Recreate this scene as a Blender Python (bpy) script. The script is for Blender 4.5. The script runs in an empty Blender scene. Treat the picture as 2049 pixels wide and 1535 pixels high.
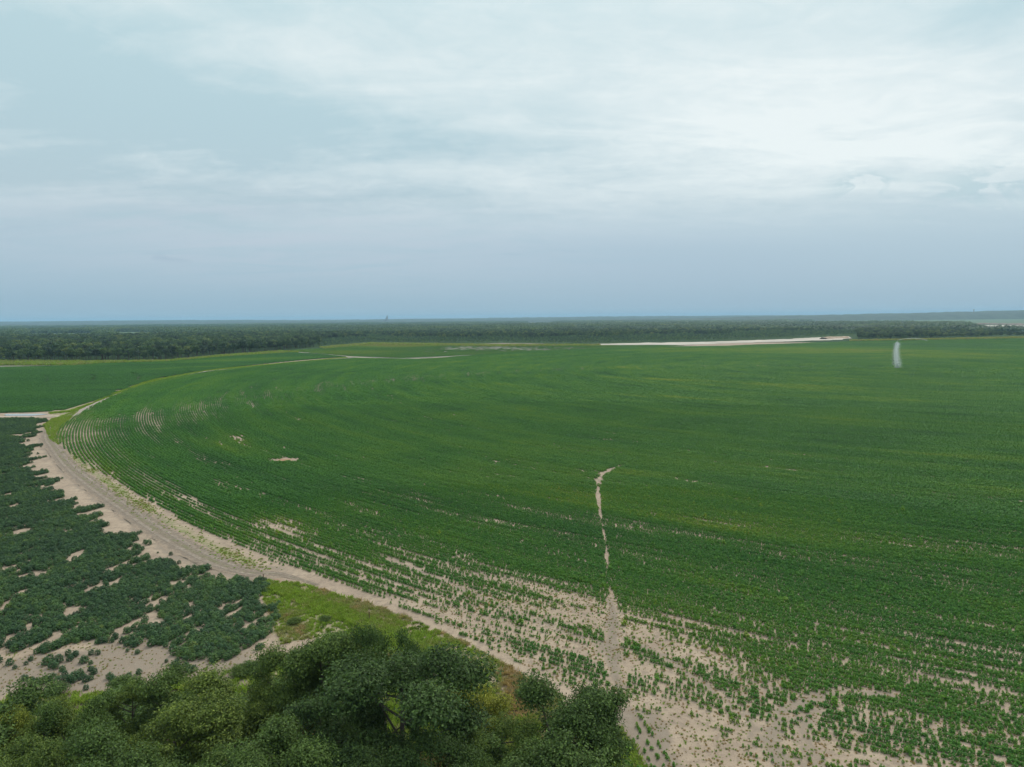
import bpy, math, random
import numpy as np
from mathutils import Matrix, Vector

# ------------------------------------------------------------------ camera, world, sun, exposure
SC = bpy.context.scene
COL = SC.collection
W0, H0, FPX = 2049.0, 1535.0, 1400.0          # photograph frame the survey of the place was taken from
CAMH = 40.0
PITCH = math.atan((767.5 - 637.0) / FPX)
ROLL = math.radians(0.5)
cam = bpy.data.cameras.new("camera")
cam.sensor_width = 36.0
cam.lens = FPX / W0 * 36.0
cam.clip_start = 0.5
cam.clip_end = 60000.0
camo = bpy.data.objects.new("camera", cam)
COL.objects.link(camo)
_F = Vector((0, math.cos(PITCH), -math.sin(PITCH)))
_U = Vector((0, math.sin(PITCH), math.cos(PITCH)))
_R = Vector((1, 0, 0))
_c, _s = math.cos(ROLL), math.sin(ROLL)
_R2 = _c * _R - _s * _U
_U2 = _s * _R + _c * _U
M = Matrix.Identity(4)
for i in range(3):
    M[i][0], M[i][1], M[i][2] = _R2[i], _U2[i], -_F[i]
M.translation = Vector((0, 0, CAMH))
camo.matrix_world = M
SC.camera = camo

SUN_EL, SUN_AZ = math.radians(46), math.radians(28)     # az measured from +Y towards +X
sun = bpy.data.lights.new("sun", 'SUN')
sun.energy = 1.5
sun.angle = math.radians(14)
sun.color = (1.0, 0.94, 0.84)
suno = bpy.data.objects.new("sun", sun)
COL.objects.link(suno)
_sd = Vector((math.sin(SUN_AZ) * math.cos(SUN_EL), math.cos(SUN_AZ) * math.cos(SUN_EL), math.sin(SUN_EL)))
suno.rotation_euler = _sd.to_track_quat('Z', 'Y').to_euler()

SC.view_settings.view_transform = 'Standard'
SC.view_settings.look = 'None'
SC.view_settings.exposure = 0.42
SC.view_settings.gamma = 1.0
SC.view_settings.use_curve_mapping = False
SC.cycles.max_bounces = 6
SC.cycles.diffuse_bounces = 3
SC.cycles.transmission_bounces = 4
SC.cycles.volume_bounces = 0
SC.cycles.use_denoising = True
SC.cycles.denoising_prefilter = 'ACCURATE'
SC.cycles.sample_clamp_indirect = 4.0


def lin(r, g, b):
    f = lambda c: c / 12.92 if c <= 0.04045 else ((c + 0.055) / 1.055) ** 2.4
    return (f(r / 255), f(g / 255), f(b / 255), 1.0)


class NT:
    """small helper for building node trees"""
    def __init__(self, tree):
        self.t = tree

    def n(self, typ, **kw):
        nd = self.t.nodes.new(typ)
        for k, v in kw.items():
            setattr(nd, k, v)
        return nd

    def l(self, a, b):
        self.t.links.new(a, b)

    def put(self, sock, v):
        if hasattr(v, 'links') or isinstance(v, bpy.types.NodeSocket):
            self.l(v, sock)
        else:
            sock.default_value = v

    def m(self, op, a, b=0.0, c=None, clamp=False):
        nd = self.n('ShaderNodeMath', operation=op, use_clamp=clamp)
        self.put(nd.inputs[0], a)
        self.put(nd.inputs[1], b)
        if c is not None:
            self.put(nd.inputs[2], c)
        return nd.outputs[0]

    def mix(self, f, a, b, mode='MIX'):
        nd = self.n('ShaderNodeMix', data_type='RGBA', blend_type=mode)
        self.put(nd.inputs[0], f)
        self.put(nd.inputs[6], a)
        self.put(nd.inputs[7], b)
        return nd.outputs[2]

    def noise(self, vec, scale, detail=4.0, rough=0.55, dist=0.0):
        nd = self.n('ShaderNodeTexNoise')
        if vec is not None:
            self.l(vec, nd.inputs['Vector'])
        nd.inputs['Scale'].default_value = scale
        nd.inputs['Detail'].default_value = detail
        nd.inputs['Roughness'].default_value = rough
        nd.inputs['Distortion'].default_value = dist
        return nd.outputs['Fac']

    def ramp(self, f, stops, interp='LINEAR'):
        nd = self.n('ShaderNodeValToRGB')
        cr = nd.color_ramp
        cr.interpolation = interp
        while len(cr.elements) > 1:
            cr.elements.remove(cr.elements[-1])
        cr.elements[0].position = stops[0][0]
        for i, (p, c) in enumerate(stops):
            e = cr.elements[0] if i == 0 else cr.elements.new(p)
            e.color = c if len(c) == 4 else (*c, 1)
        self.put(nd.inputs[0], f)
        return nd.outputs[0]

    def step(self, f, lo, hi):
        nd = self.n('ShaderNodeMapRange', interpolation_type='SMOOTHSTEP')
        self.put(nd.inputs[0], f)
        nd.inputs[1].default_value = lo
        nd.inputs[2].default_value = hi
        return nd.outputs[0]


world = bpy.data.worlds.new("World")
SC.world = world
world.use_nodes = True
wt = world.node_tree
wt.nodes.clear()
N = NT(wt)
out = N.n('ShaderNodeOutputWorld')
bg = N.n('ShaderNodeBackground')
N.l(bg.outputs[0], out.inputs[0])
SKY_STRENGTH = 0.1
bg.inputs[1].default_value = SKY_STRENGTH
sky = N.n('ShaderNodeTexSky', sky_type='NISHITA')
sky.sun_disc = False
sky.sun_elevation = SUN_EL
sky.sun_rotation = SUN_AZ
tc = N.n('ShaderNodeTexCoord')
sep = N.n('ShaderNodeSeparateXYZ')
N.l(tc.outputs['Generated'], sep.inputs[0])
sx, sy, sz = sep.outputs
z0 = N.m('MAXIMUM', sz, 0.0)
base = N.ramp(z0, [(0.0, lin(152, 183, 202)), (0.025, lin(154, 184, 203)), (0.06, lin(167, 192, 208)), (0.10, lin(176, 199, 212)),
                   (0.16, lin(182, 204, 213)), (0.25, lin(184, 210, 218)), (0.40, lin(192, 220, 226)), (1.0, lin(232, 238, 236))])
# cloud deck coordinates: project the direction on a high plane so the streaks foreshorten towards the horizon
den = N.m('ADD', z0, 0.10)
cx_ = N.m('DIVIDE', sx, den)
cy_ = N.m('DIVIDE', sy, den)
comb = N.n('ShaderNodeCombineXYZ')
N.l(cx_, comb.inputs[0]); N.l(cy_, comb.inputs[1])
mp = N.n('ShaderNodeMapping')
N.l(comb.outputs[0], mp.inputs[0])
mp.inputs['Rotation'].default_value = (0, 0, math.radians(-28))
mp.inputs['Scale'].default_value = (0.55, 1.25, 1)
n_big = N.noise(mp.outputs[0], 0.62, 3.0, 0.5, 0.5)
n_mid = N.noise(mp.outputs[0], 2.0, 6.0, 0.6, 0.7)
n_fine = N.noise(comb.outputs[0], 7.0, 4.0, 0.65, 0.6)
veil = N.m('ADD', N.m('MULTIPLY', n_big, 0.75), N.m('ADD', N.m('MULTIPLY', n_mid, 0.55), N.m('MULTIPLY', n_fine, 0.16)))
veil = N.step(veil, 0.55, 0.95)
# veil is brighter towards the sun behind it
sdv = N.n('ShaderNodeVectorMath', operation='DOT_PRODUCT')
N.l(tc.outputs['Generated'], sdv.inputs[0])
_sd2 = Vector((math.sin(math.radians(22)) * math.cos(math.radians(27)), math.cos(math.radians(22)) * math.cos(math.radians(27)), math.sin(math.radians(27))))
sdv.inputs[1].default_value = _sd2
glow = N.m('POWER', N.m('MAXIMUM', sdv.outputs['Value'], 0.0), 9.0)
yy = N.m('MAXIMUM', sy, 0.05)
uu = N.m('DIVIDE', sx, yy)
vv = N.m('DIVIDE', sz, yy)


def gauss(cx, cy, a, b, ang):
    """soft elliptic mask in the forward sky: tangent coordinates of its centre, half sizes, tilt"""
    ca, sa = math.cos(ang), math.sin(ang)
    du = N.m('SUBTRACT', uu, cx); dv = N.m('SUBTRACT', vv, cy)
    p = N.m('ADD', N.m('MULTIPLY', du, ca / a), N.m('MULTIPLY', dv, sa / a))
    q = N.m('ADD', N.m('MULTIPLY', du, -sa / b), N.m('MULTIPLY', dv, ca / b))
    r2 = N.m('ADD', N.m('MULTIPLY', p, p), N.m('MULTIPLY', q, q))
    return N.m('POWER', 2.718, N.m('MULTIPLY', r2, -1.0))


def suv(px, py):
    return ((px - 1024) / 1400.0, (637 - py) / 1400.0)


high = N.step(z0, 0.08, 0.2)
wfac = N.m('MULTIPLY', N.m('ADD', N.m('MULTIPLY', veil, 0.50), N.m('MULTIPLY', glow, 0.36)), high)
for (px, py, a, b, ang, amp) in [(1000, 205, .30, .05, -.16, .35), (1560, 260, .36, .10, .1, .42), (1250, 60, .45, .07, 0, .16), (560, 90, .30, .035, -.35, .22), (1900, 250, .25, .10, 0, .35)]:
    g = gauss(*suv(px, py), a, b, ang)
    wfac = N.m('ADD', wfac, N.m('MULTIPLY', g, N.m('MULTIPLY', amp, N.m('ADD', 0.45, n_mid))))
for (px, py, a, b, ang, amp) in [(330, 215, .30, .04, -.30, .30), (960, 300, .30, .035, -.16, .34), (1150, 270, .10, .03, -.3, .22), (1950, 60, .12, .05, .4, .35), (100, 110, .25, .05, -.4, .2)]:
    g = gauss(*suv(px, py), a, b, ang)
    wfac = N.m('SUBTRACT', wfac, N.m('MULTIPLY', g, N.m('MULTIPLY', amp, N.m('ADD', 0.5, n_mid))))
mott = N.m('ADD', N.m('MULTIPLY', N.m('SUBTRACT', n_mid, .5), .42), N.m('MULTIPLY', N.m('SUBTRACT', n_fine, .5), .30))
wfac = N.m('ADD', wfac, N.m('MULTIPLY', mott, high))
wfac = N.m('MAXIMUM', N.m('MINIMUM', wfac, 1.0), 0.0)
skyc = N.mix(wfac, base, lin(236, 245, 245))
# low grey-violet shelf over the horizon in the middle and left, thin pale streaks, small wisps to the right
shelf = N.m('MULTIPLY', gauss(*suv(1350, 540), .34, .075, -.08), N.m('ADD', 0.35, N.m('MULTIPLY', n_mid, 0.6)))
skyc = N.mix(N.m('MULTIPLY', shelf, 0.35), skyc, lin(150, 176, 202))
pale = N.m('MULTIPLY', gauss(*suv(500, 470), .42, .055, -.05), N.step(n_mid, .3, .62))
skyc = N.mix(N.m('MULTIPLY', pale, 0.5), skyc, lin(193, 203, 216))
mpw = N.n('ShaderNodeMapping')
cmb2 = N.n('ShaderNodeCombineXYZ')
N.l(uu, cmb2.inputs[0]); N.l(vv, cmb2.inputs[1])
N.l(cmb2.outputs[0], mpw.inputs[0])
mpw.inputs['Scale'].default_value = (1.0, 3.2, 1)
n_w = N.noise(mpw.outputs[0], 9.0, 6.0, 0.62, 0.9)
wisp = N.m('MULTIPLY', N.step(n_w, .45, .58), N.m('MAXIMUM', gauss(*suv(1955, 385), .12, .030, .12), N.m('MULTIPLY', gauss(*suv(1715, 381), .045, .016, 0.1), 1.6)))
skyc = N.mix(N.m('MULTIPLY', wisp, 0.55), skyc, lin(163, 196, 206))
wl = N.m('MULTIPLY', N.step(n_w, .52, .7), N.m('MAXIMUM', gauss(*suv(1700, 362), .07, .02, .2), gauss(*suv(1950, 430), .12, .018, .0)))
skyc = N.mix(N.m('MULTIPLY', wl, 0.4), skyc, lin(238, 245, 245))
dk = N.m('MULTIPLY', N.step(n_w, .52, .66), N.m('MAXIMUM', gauss(*suv(1060, 512), .11, .010, 0), N.m('MAXIMUM', gauss(*suv(450, 507), .16, .008, .03), gauss(*suv(60, 462), .08, .008, 0))))
skyc = N.mix(N.m('MULTIPLY', dk, 0.6), skyc, lin(158, 180, 200))
lf = N.n('ShaderNodeVectorMath', operation='SCALE')
N.l(skyc, lf.inputs[0])
lf.inputs['Scale'].default_value = 0.748 / SKY_STRENGTH
fin = N.mix(0.95, sky.outputs[0], lf.outputs[0])
# an overcast deck grows brighter towards the zenith
zen = N.n('ShaderNodeVectorMath', operation='SCALE')
N.l(fin, zen.inputs[0])
N.l(N.m('ADD', 1.0, N.m('MULTIPLY', N.step(z0, .36, .95), 0.75)), zen.inputs['Scale'])
N.l(zen.outputs[0], bg.inputs[0])

# ------------------------------------------------------------------ survey helpers
rng = np.random.default_rng(7)


def P(px, py, z=0.0):
    """point on the plane z seen at photo position (px, py)"""
    x = np.asarray(px, float) - 1024.5
    y = np.asarray(py, float) - 767.5
    xr = _c * x - _s * y
    yr = _s * x + _c * y
    d = FPX * math.cos(PITCH) - yr * math.sin(PITCH)
    v = -FPX * math.sin(PITCH) - yr * math.cos(PITCH)
    t = (CAMH - z) / (-v)
    return xr * t, d * t


def proj(X, Y, z=0.0):
    """photo position of a point"""
    X = np.asarray(X, float); Y = np.asarray(Y, float); dz = np.asarray(z, float) - CAMH
    dep = np.maximum(Y * math.cos(PITCH) - dz * math.sin(PITCH), 1e-3)
    up = Y * math.sin(PITCH) + dz * math.cos(PITCH)
    xr = FPX * X / dep
    yr = -FPX * up / dep
    return _c * xr + _s * yr + 1024.5, -_s * xr + _c * yr + 767.5


def Pl(pts):
    a = np.array(pts, float)
    X, Y = P(a[:, 0], a[:, 1])
    return np.c_[X, Y]


def inpoly(px, py, poly):
    px = np.asarray(px); py = np.asarray(py)
    r = np.zeros(px.shape, bool)
    n = len(poly)
    for i in range(n):
        x1, y1 = poly[i]; x2, y2 = poly[(i + 1) % n]
        if y1 == y2:
            continue
        c = ((y1 > py) != (y2 > py)) & (px < (x2 - x1) * (py - y1) / (y2 - y1) + x1)
        r ^= c
    return r


def dist_line(X, Y, line):
    """distance to a polyline"""
    d = np.full(np.shape(X), 1e9)
    for (x1, y1), (x2, y2) in zip(line[:-1], line[1:]):
        dx, dy = x2 - x1, y2 - y1
        L = dx * dx + dy * dy + 1e-9
        t = np.clip(((X - x1) * dx + (Y - y1) * dy) / L, 0, 1)
        d = np.minimum(d, np.hypot(X - x1 - t * dx, Y - y1 - t * dy))
    return d


def _hash(ix, iy, seed):
    h = (ix.astype(np.int64) * 374761393 + iy.astype(np.int64) * 668265263 + seed * 974711) & 0x7fffffff
    h = ((h ^ (h >> 13)) * 1274126177) & 0x7fffffff
    return ((h ^ (h >> 16)) & 0xffff) / 65535.0


def vnoise(x, y, seed=0):
    x = np.asarray(x, float); y = np.asarray(y, float)
    ix = np.floor(x); iy = np.floor(y)
    fx = x - ix; fy = y - iy
    fx = fx * fx * (3 - 2 * fx); fy = fy * fy * (3 - 2 * fy)
    a = _hash(ix, iy, seed); b = _hash(ix + 1, iy, seed); c = _hash(ix, iy + 1, seed); d = _hash(ix + 1, iy + 1, seed)
    return (a * (1 - fx) + b * fx) * (1 - fy) + (c * (1 - fx) + d * fx) * fy


def fbm(x, y, seed=0, oct=4):
    s = 0; a = 0.5; t = 0
    for k in range(oct):
        s = s + a * vnoise(x * 2 ** k, y * 2 ** k, seed + k * 17)
        t += a; a *= 0.55
    return s / t


def sst(x, a, b):
    t = np.clip((x - a) / (b - a), 0, 1)
    return t * t * (3 - 2 * t)


def catmull(pts, n=10):
    p = np.array(pts, float)
    p = np.vstack([2 * p[0] - p[1], p, 2 * p[-1] - p[-2]])
    o = []
    for i in range(1, len(p) - 2):
        for t in np.linspace(0, 1, n, endpoint=False):
            o.append(0.5 * (2 * p[i] + (p[i + 1] - p[i - 1]) * t + (2 * p[i - 1] - 5 * p[i] + 4 * p[i + 1] - p[i + 2]) * t ** 2
                            + (3 * p[i] - p[i - 1] - 3 * p[i + 1] + p[i + 2]) * t ** 3))
    o.append(p[-2])
    return np.array(o)


def mesh(name, v, f, mat=None, attrs=None, smooth=False):
    """v (n,3), f: (m,k) array or list of faces"""
    me = bpy.data.meshes.new(name)
    v = np.asarray(v, np.float32)
    if isinstance(f, np.ndarray):
        m, k = f.shape
        me.vertices.add(len(v)); me.vertices.foreach_set('co', v.ravel())
        me.loops.add(m * k); me.loops.foreach_set('vertex_index', f.astype(np.int32).ravel())
        me.polygons.add(m)
        me.polygons.foreach_set('loop_start', np.arange(0, m * k, k, dtype=np.int32))
        if smooth:
            me.polygons.foreach_set('use_smooth', np.ones(m, bool))
        me.update(calc_edges=True)
    else:
        me.from_pydata(v.tolist(), [], f)
        me.update()
    for nm, arr in (attrs or {}).items():
        a = me.attributes.new(nm, 'FLOAT', 'POINT')
        a.data.foreach_set('value', np.asarray(arr, np.float32))
    if mat:
        for mm in (mat if isinstance(mat, (list, tuple)) else [mat]):
            me.materials.append(mm)
    return me


def link(name, me, parent=None, loc=(0, 0, 0), rz=0.0, sc=1.0):
    o = bpy.data.objects.new(name, me)
    COL.objects.link(o)
    o.parent = parent
    o.location = loc
    o.rotation_euler = (0, 0, rz)
    o.scale = sc if isinstance(sc, (tuple, list)) else (sc, sc, sc)
    return o


def tag(o, label=None, cat=None, group=None, kind=None):
    if label: o['label'] = label
    if cat: o['category'] = cat
    if group: o['group'] = group
    if kind: o['kind'] = kind
    return o


class MB:
    """collects boxes and tubes into one mesh"""
    def __init__(self):
        self.v = []; self.f = []

    def box(self, c, s, rz=0.0):
        b = len(self.v)
        ca, sa = math.cos(rz), math.sin(rz)
        for dx, dy, dz in ((-1, -1, -1), (1, -1, -1), (1, 1, -1), (-1, 1, -1), (-1, -1, 1), (1, -1, 1), (1, 1, 1), (-1, 1, 1)):
            x, y = dx * s[0] / 2, dy * s[1] / 2
            self.v.append((c[0] + x * ca - y * sa, c[1] + x * sa + y * ca, c[2] + dz * s[2] / 2))
        for q in ((0, 3, 2, 1), (4, 5, 6, 7), (0, 1, 5, 4), (1, 2, 6, 5), (2, 3, 7, 6), (3, 0, 4, 7)):
            self.f.append([b + i for i in q])

    def tube(self, pts, rad, k=6):
        pts = [Vector(p) for p in pts]
        rad = rad if isinstance(rad, (list, tuple)) else [rad] * len(pts)
        b = len(self.v)
        for i, p in enumerate(pts):
            d = (pts[min(i + 1, len(pts) - 1)] - pts[max(i - 1, 0)]).normalized()
            a = d.orthogonal().normalized(); c = d.cross(a)
            for j in range(k):
                t = 2 * math.pi * j / k
                self.v.append(tuple(p + (a * math.cos(t) + c * math.sin(t)) * rad[i]))
        for i in range(len(pts) - 1):
            for j in range(k):
                self.f.append([b + i * k + j, b + i * k + (j + 1) % k, b + (i + 1) * k + (j + 1) % k, b + (i + 1) * k + j])
        self.f.append([b + j for j in range(k)][::-1])
        e = b + (len(pts) - 1) * k
        self.f.append([e + j for j in range(k)])

    def me(self, name, mat):
        return mesh(name, self.v, self.f, mat)


# ------------------------------------------------------------------ materials
def new_mat(name):
    m = bpy.data.materials.new(name)
    m.use_nodes = True
    m.node_tree.nodes.clear()
    T = NT(m.node_tree)
    o = T.n('ShaderNodeOutputMaterial')
    return m, T, o


def leaf_mat(name, stops, var=0.5, transl=0.28, rough=0.55, spec=0.25):
    """leaf colour runs along STOPS with the plant's own tint and each leaf's own tone"""
    m, T, o = new_mat(name)
    ti = T.n('ShaderNodeAttribute', attribute_type='INSTANCER', attribute_name='tint')
    tn = T.n('ShaderNodeAttribute', attribute_type='GEOMETRY', attribute_name='tone')
    f = T.m('ADD', ti.outputs['Fac'], T.m('MULTIPLY', T.m('SUBTRACT', tn.outputs['Fac'], 0.5), var * 0.28))
    c = T.ramp(f, stops)
    val = T.m('ADD', 1.0 - var * 0.55, T.m('MULTIPLY', tn.outputs['Fac'], var * 1.1))
    vm = T.n('ShaderNodeVectorMath', operation='SCALE')
    T.l(c, vm.inputs[0]); T.l(val, vm.inputs['Scale'])
    p = T.n('ShaderNodeBsdfPrincipled')
    T.l(vm.outputs[0], p.inputs['Base Color'])
    p.inputs['Roughness'].default_value = rough
    p.inputs['Specular IOR Level'].default_value = spec
    tr = T.n('ShaderNodeBsdfTranslucent')
    tc_ = T.mix(1.0, vm.outputs[0], (1.0, 1.15, 0.55, 1), 'MULTIPLY')
    T.l(tc_, tr.inputs[0])
    mx = T.n('ShaderNodeMixShader')
    mx.inputs[0].default_value = transl
    T.l(p.outputs[0], mx.inputs[1]); T.l(tr.outputs[0], mx.inputs[2])
    T.l(mx.outputs[0], o.inputs[0])
    return m


def simple_mat(name, col, rough=0.7, metal=0.0, var=0.2, scale=3.0, bump=0.0):
    m, T, o = new_mat(name)
    g = T.n('ShaderNodeTexCoord')
    nz = T.noise(g.outputs['Object'], scale, 5.0)
    dark = tuple(c * (1 - var) for c in col[:3]) + (1,)
    lite = tuple(min(1, c * (1 + var)) for c in col[:3]) + (1,)
    c = T.ramp(nz, [(0.3, dark), (0.7, lite)])
    p = T.n('ShaderNodeBsdfPrincipled')
    T.l(c, p.inputs['Base Color'])
    p.inputs['Roughness'].default_value = rough
    p.inputs['Metallic'].default_value = metal
    if bump:
        b = T.n('ShaderNodeBump')
        b.inputs['Strength'].default_value = bump
        T.l(nz, b.inputs['Height']); T.l(b.outputs[0], p.inputs['Normal'])
    T.l(p.outputs[0], o.inputs[0])
    return m


SAND = (0.335, 0.258, 0.192, 1)
SAND_D = (0.25, 0.19, 0.148, 1)
SAND_L = (0.39, 0.305, 0.23, 1)
GREY = (0.168, 0.133, 0.105, 1)
GREY_L = (0.262, 0.214, 0.168, 1)


def soil_mat(name, attrs=True):
    """sandy soil; 'grey' (trampled, damp silt), 'moss' (low weed cover) and 'red' (iron stain) are survey values stored per point"""
    m, T, o = new_mat(name)
    g = T.n('ShaderNodeNewGeometry')
    pos = g.outputs['Position']
    n1 = T.noise(pos, 0.16, 6.0, 0.7)
    n2 = T.noise(pos, 0.8, 6.0, 0.7)
    n3 = T.noise(pos, 6.0, 3.0, 0.7)
    c = T.ramp(n1, [(0.3, SAND_D), (0.5, SAND), (0.7, SAND_L)])
    c = T.mix(T.m('MULTIPLY', T.step(n2, .47, .62), .6), c, (0.205, 0.16, 0.125, 1))
    c = T.mix(T.m('MULTIPLY', T.step(n3, .54, .66), .62), c, (0.17, 0.125, 0.09, 1))
    if attrs:
        ag = T.n('ShaderNodeAttribute', attribute_name='grey').outputs['Fac']
        am = T.n('ShaderNodeAttribute', attribute_name='moss').outputs['Fac']
        ar = T.n('ShaderNodeAttribute', attribute_name='red').outputs['Fac']
        gc = T.ramp(n2, [(0.35, GREY), (0.68, GREY_L)])
        gf = T.step(T.m('ADD', ag, T.m('MULTIPLY', T.m('SUBTRACT', n2, .5), .9)), .3, .75)
        c = T.mix(T.m('MULTIPLY', gf, .9), c, gc)
        c = T.mix(T.m('MULTIPLY', T.step(T.m('ADD', ar, T.m('MULTIPLY', T.m('SUBTRACT', n2, .5), .8)), .35, .8), .8), c, (0.30, 0.165, 0.09, 1))
        mc = T.ramp(n3, [(0.35, (0.13, 0.15, 0.055, 1)), (0.65, (0.24, 0.235, 0.11, 1))])
        mf = T.step(T.m('ADD', am, T.m('ADD', T.m('MULTIPLY', T.m('SUBTRACT', n2, .5), 1.2), T.m('MULTIPLY', T.m('SUBTRACT', n3, .5), .5))), .35, .75)
        c = T.mix(T.m('MULTIPLY', mf, .9), c, mc)
        al = T.n('ShaderNodeAttribute', attribute_name='litter').outputs['Fac']
        c = T.mix(T.step(T.m('ADD', al, T.m('MULTIPLY', T.m('SUBTRACT', n2, .5), .9)), .35, .7), c, T.ramp(n3, [(0.35, (0.045, 0.042, 0.022, 1)), (0.65, (0.10, 0.085, 0.05, 1))]))
    p = T.n('ShaderNodeBsdfPrincipled')
    T.l(c, p.inputs['Base Color'])
    p.inputs['Roughness'].default_value = 0.95
    p.inputs['Specular IOR Level'].default_value = 0.1
    b = T.n('ShaderNodeBump')
    b.inputs['Strength'].default_value = 0.6
    b.inputs['Distance'].default_value = 0.12
    T.l(T.m('ADD', n2, T.m('MULTIPLY', n3, .6)), b.inputs['Height'])
    T.l(b.outputs[0], p.inputs['Normal'])
    T.l(p.outputs[0], o.inputs[0])
    return m


MAT_SOIL = soil_mat('sandy_soil')
MAT_SOIL_PLAIN = soil_mat('sandy_soil_plain', False)
CROP = [(0.0, (0.044, 0.128, 0.036, 1)), (0.35, (0.078, 0.198, 0.038, 1)), (0.6, (0.116, 0.230, 0.034, 1)), (0.8, (0.19, 0.27, 0.032, 1)), (1.0, (0.27, 0.25, 0.06, 1))]
MAT_CROP = leaf_mat('row_crop_leaves', CROP, .5, .28, .6, .10)
BUSH = [(0.0, (0.030, 0.070, 0.030, 1)), (0.4, (0.052, 0.112, 0.038, 1)), (0.7, (0.085, 0.155, 0.036, 1)), (1.0, (0.15, 0.19, 0.04, 1))]
MAT_BUSH = leaf_mat('bush_crop_leaves', BUSH, .6)
GRASS = [(0.0, (0.08, 0.13, 0.03, 1)), (0.45, (0.285, 0.395, 0.065, 1)), (0.68, (0.27, 0.30, 0.09, 1)), (0.86, (0.38, 0.33, 0.20, 1)), (1.0, (0.42, 0.28, 0.16, 1))]
MAT_GRASS = leaf_mat('meadow_grass', GRASS, .45, .45, .7, .1)
TREE = [(0.0, (0.028, 0.054, 0.020, 1)), (0.3, (0.060, 0.102, 0.027, 1)), (0.55, (0.082, 0.130, 0.030, 1)), (0.8, (0.128, 0.165, 0.030, 1)), (1.0, (0.25, 0.255, 0.035, 1))]
MAT_TREE = leaf_mat('tree_leaves', TREE, .85, .25, .6, .15)
WOOD = [(0.0, (0.022, 0.042, 0.020, 1)), (0.4, (0.046, 0.090, 0.026, 1)), (0.7, (0.086, 0.142, 0.036, 1)), (1.0, (0.155, 0.190, 0.042, 1))]
MAT_WOOD = leaf_mat('woodland_leaves', WOOD, .6, .2)
YOUNG = [(0.0, (0.040, 0.080, 0.036, 1)), (0.5, (0.076, 0.145, 0.050, 1)), (1.0, (0.13, 0.195, 0.055, 1))]
MAT_YOUNG = leaf_mat('young_willow_leaves', YOUNG, .5, .2)
MAT_BARK = simple_mat('bark', (0.085, 0.068, 0.055, 1), .9, 0, .4, 4.0, .4)
MAT_PALEBARK = simple_mat('pale_dead_wood', (0.30, 0.26, 0.22, 1), .9, 0, .3, 4.0, .3)
MAT_STEEL = simple_mat('galvanised_steel', (0.42, 0.44, 0.46, 1), .45, .6, .2, 2.0)
MAT_RUBBER = simple_mat('tyre_rubber', (0.02, 0.02, 0.022, 1), .8, 0, .2, 2.0)
MAT_WHITE = simple_mat('white_painted_metal', (0.78, 0.78, 0.77, 1), .5, 0, .05, .3)
MAT_CONCRETE = simple_mat('grey_concrete', (0.30, 0.31, 0.32, 1), .8, 0, .15, .1)
MAT_DARK = simple_mat('dark_opening', (0.03, 0.03, 0.035, 1), .7, 0, .1, .1)
MAT_RUST = simple_mat('rusty_steel', (0.12, 0.075, 0.05, 1), .8, .2, .3, 8.0)
MAT_PALESAND = simple_mat('pale_river_sand', (0.40, 0.35, 0.295, 1), .95, 0, .28, .03)
MAT_BROWN = simple_mat('bare_brown_bank', (0.17, 0.125, 0.10, 1), .95, 0, .3, .05)

# ------------------------------------------------------------------ ground
def far_ground_mat():
    m, T, o = new_mat('far_land')
    g = T.n('ShaderNodeNewGeometry')
    n1 = T.noise(g.outputs['Position'], 0.0016, 5.0, 0.6)
    n2 = T.noise(g.outputs['Position'], 0.05, 5.0, 0.7)
    c = T.ramp(n1, [(0.35, (0.030, 0.055, 0.022, 1)), (0.55, (0.045, 0.075, 0.026, 1)), (0.7, (0.075, 0.11, 0.035, 1))])
    c = T.mix(T.m('MULTIPLY', T.step(n2, .35, .7), .5), c, (0.028, 0.045, 0.02, 1))
    p = T.n('ShaderNodeBsdfPrincipled')
    T.l(c, p.inputs['Base Color'])
    p.inputs['Roughness'].default_value = 1.0
    p.inputs['Specular IOR Level'].default_value = 0.05
    T.l(p.outputs[0], o.inputs[0])
    return m


def sheet(name, outline, z, mat, grid=None):
    v = [(x, y, z) for x, y in outline]
    o = link(name, mesh(name, v, [list(range(len(v)))], mat))
    return o


tag(sheet('ground', [(-24000, -2000), (24000, -2000), (24000, 22000), (-24000, 22000)], -0.30, far_ground_mat()), kind='structure')

# the pivot-irrigated disc
EDGE_PX = [(1255, 1440), (1180, 1402), (1095, 1360), (1000, 1310), (920, 1270), (850, 1235), (775, 1206), (700, 1178), (630, 1153), (560, 1130), (480, 1095),
           (400, 1060), (350, 1033), (300, 1003), (258, 978), (220, 955), (190, 940), (165, 925), (143, 910), (125, 895), (113, 875), (118, 855), (146, 835), (205, 803),
           (262, 778), (330, 759), (420, 744), (500, 735), (600, 724), (712, 717)]
EDGE = Pl(EDGE_PX)
CX, CY, RAD = 303.0, 527.0, 545.0
_ea = np.unwrap(np.arctan2(EDGE[:, 1] - CY, EDGE[:, 0] - CX))
_er = np.hypot(EDGE[:, 0] - CX, EDGE[:, 1] - CY)
_order = np.argsort(_ea)
_ea, _er = _ea[_order], _er[_order]
FAR_PX = [(712, 717.3), (805, 719.8), (993, 711.5), (1150, 705), (1300, 699.2), (1400, 694.6), (1500, 690), (1600, 687), (1702, 683), (1850, 680.5), (2049, 677)]
FAR = Pl(FAR_PX)


def edge_r(X, Y):
    """radius of the crop's outer edge in the direction of (X, Y)"""
    a = np.arctan2(Y - CY, X - CX)
    lo = _ea[0]
    a2 = lo + np.mod(a - lo, 2 * np.pi)
    return np.interp(a2, _ea, _er, right=RAD)


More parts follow.
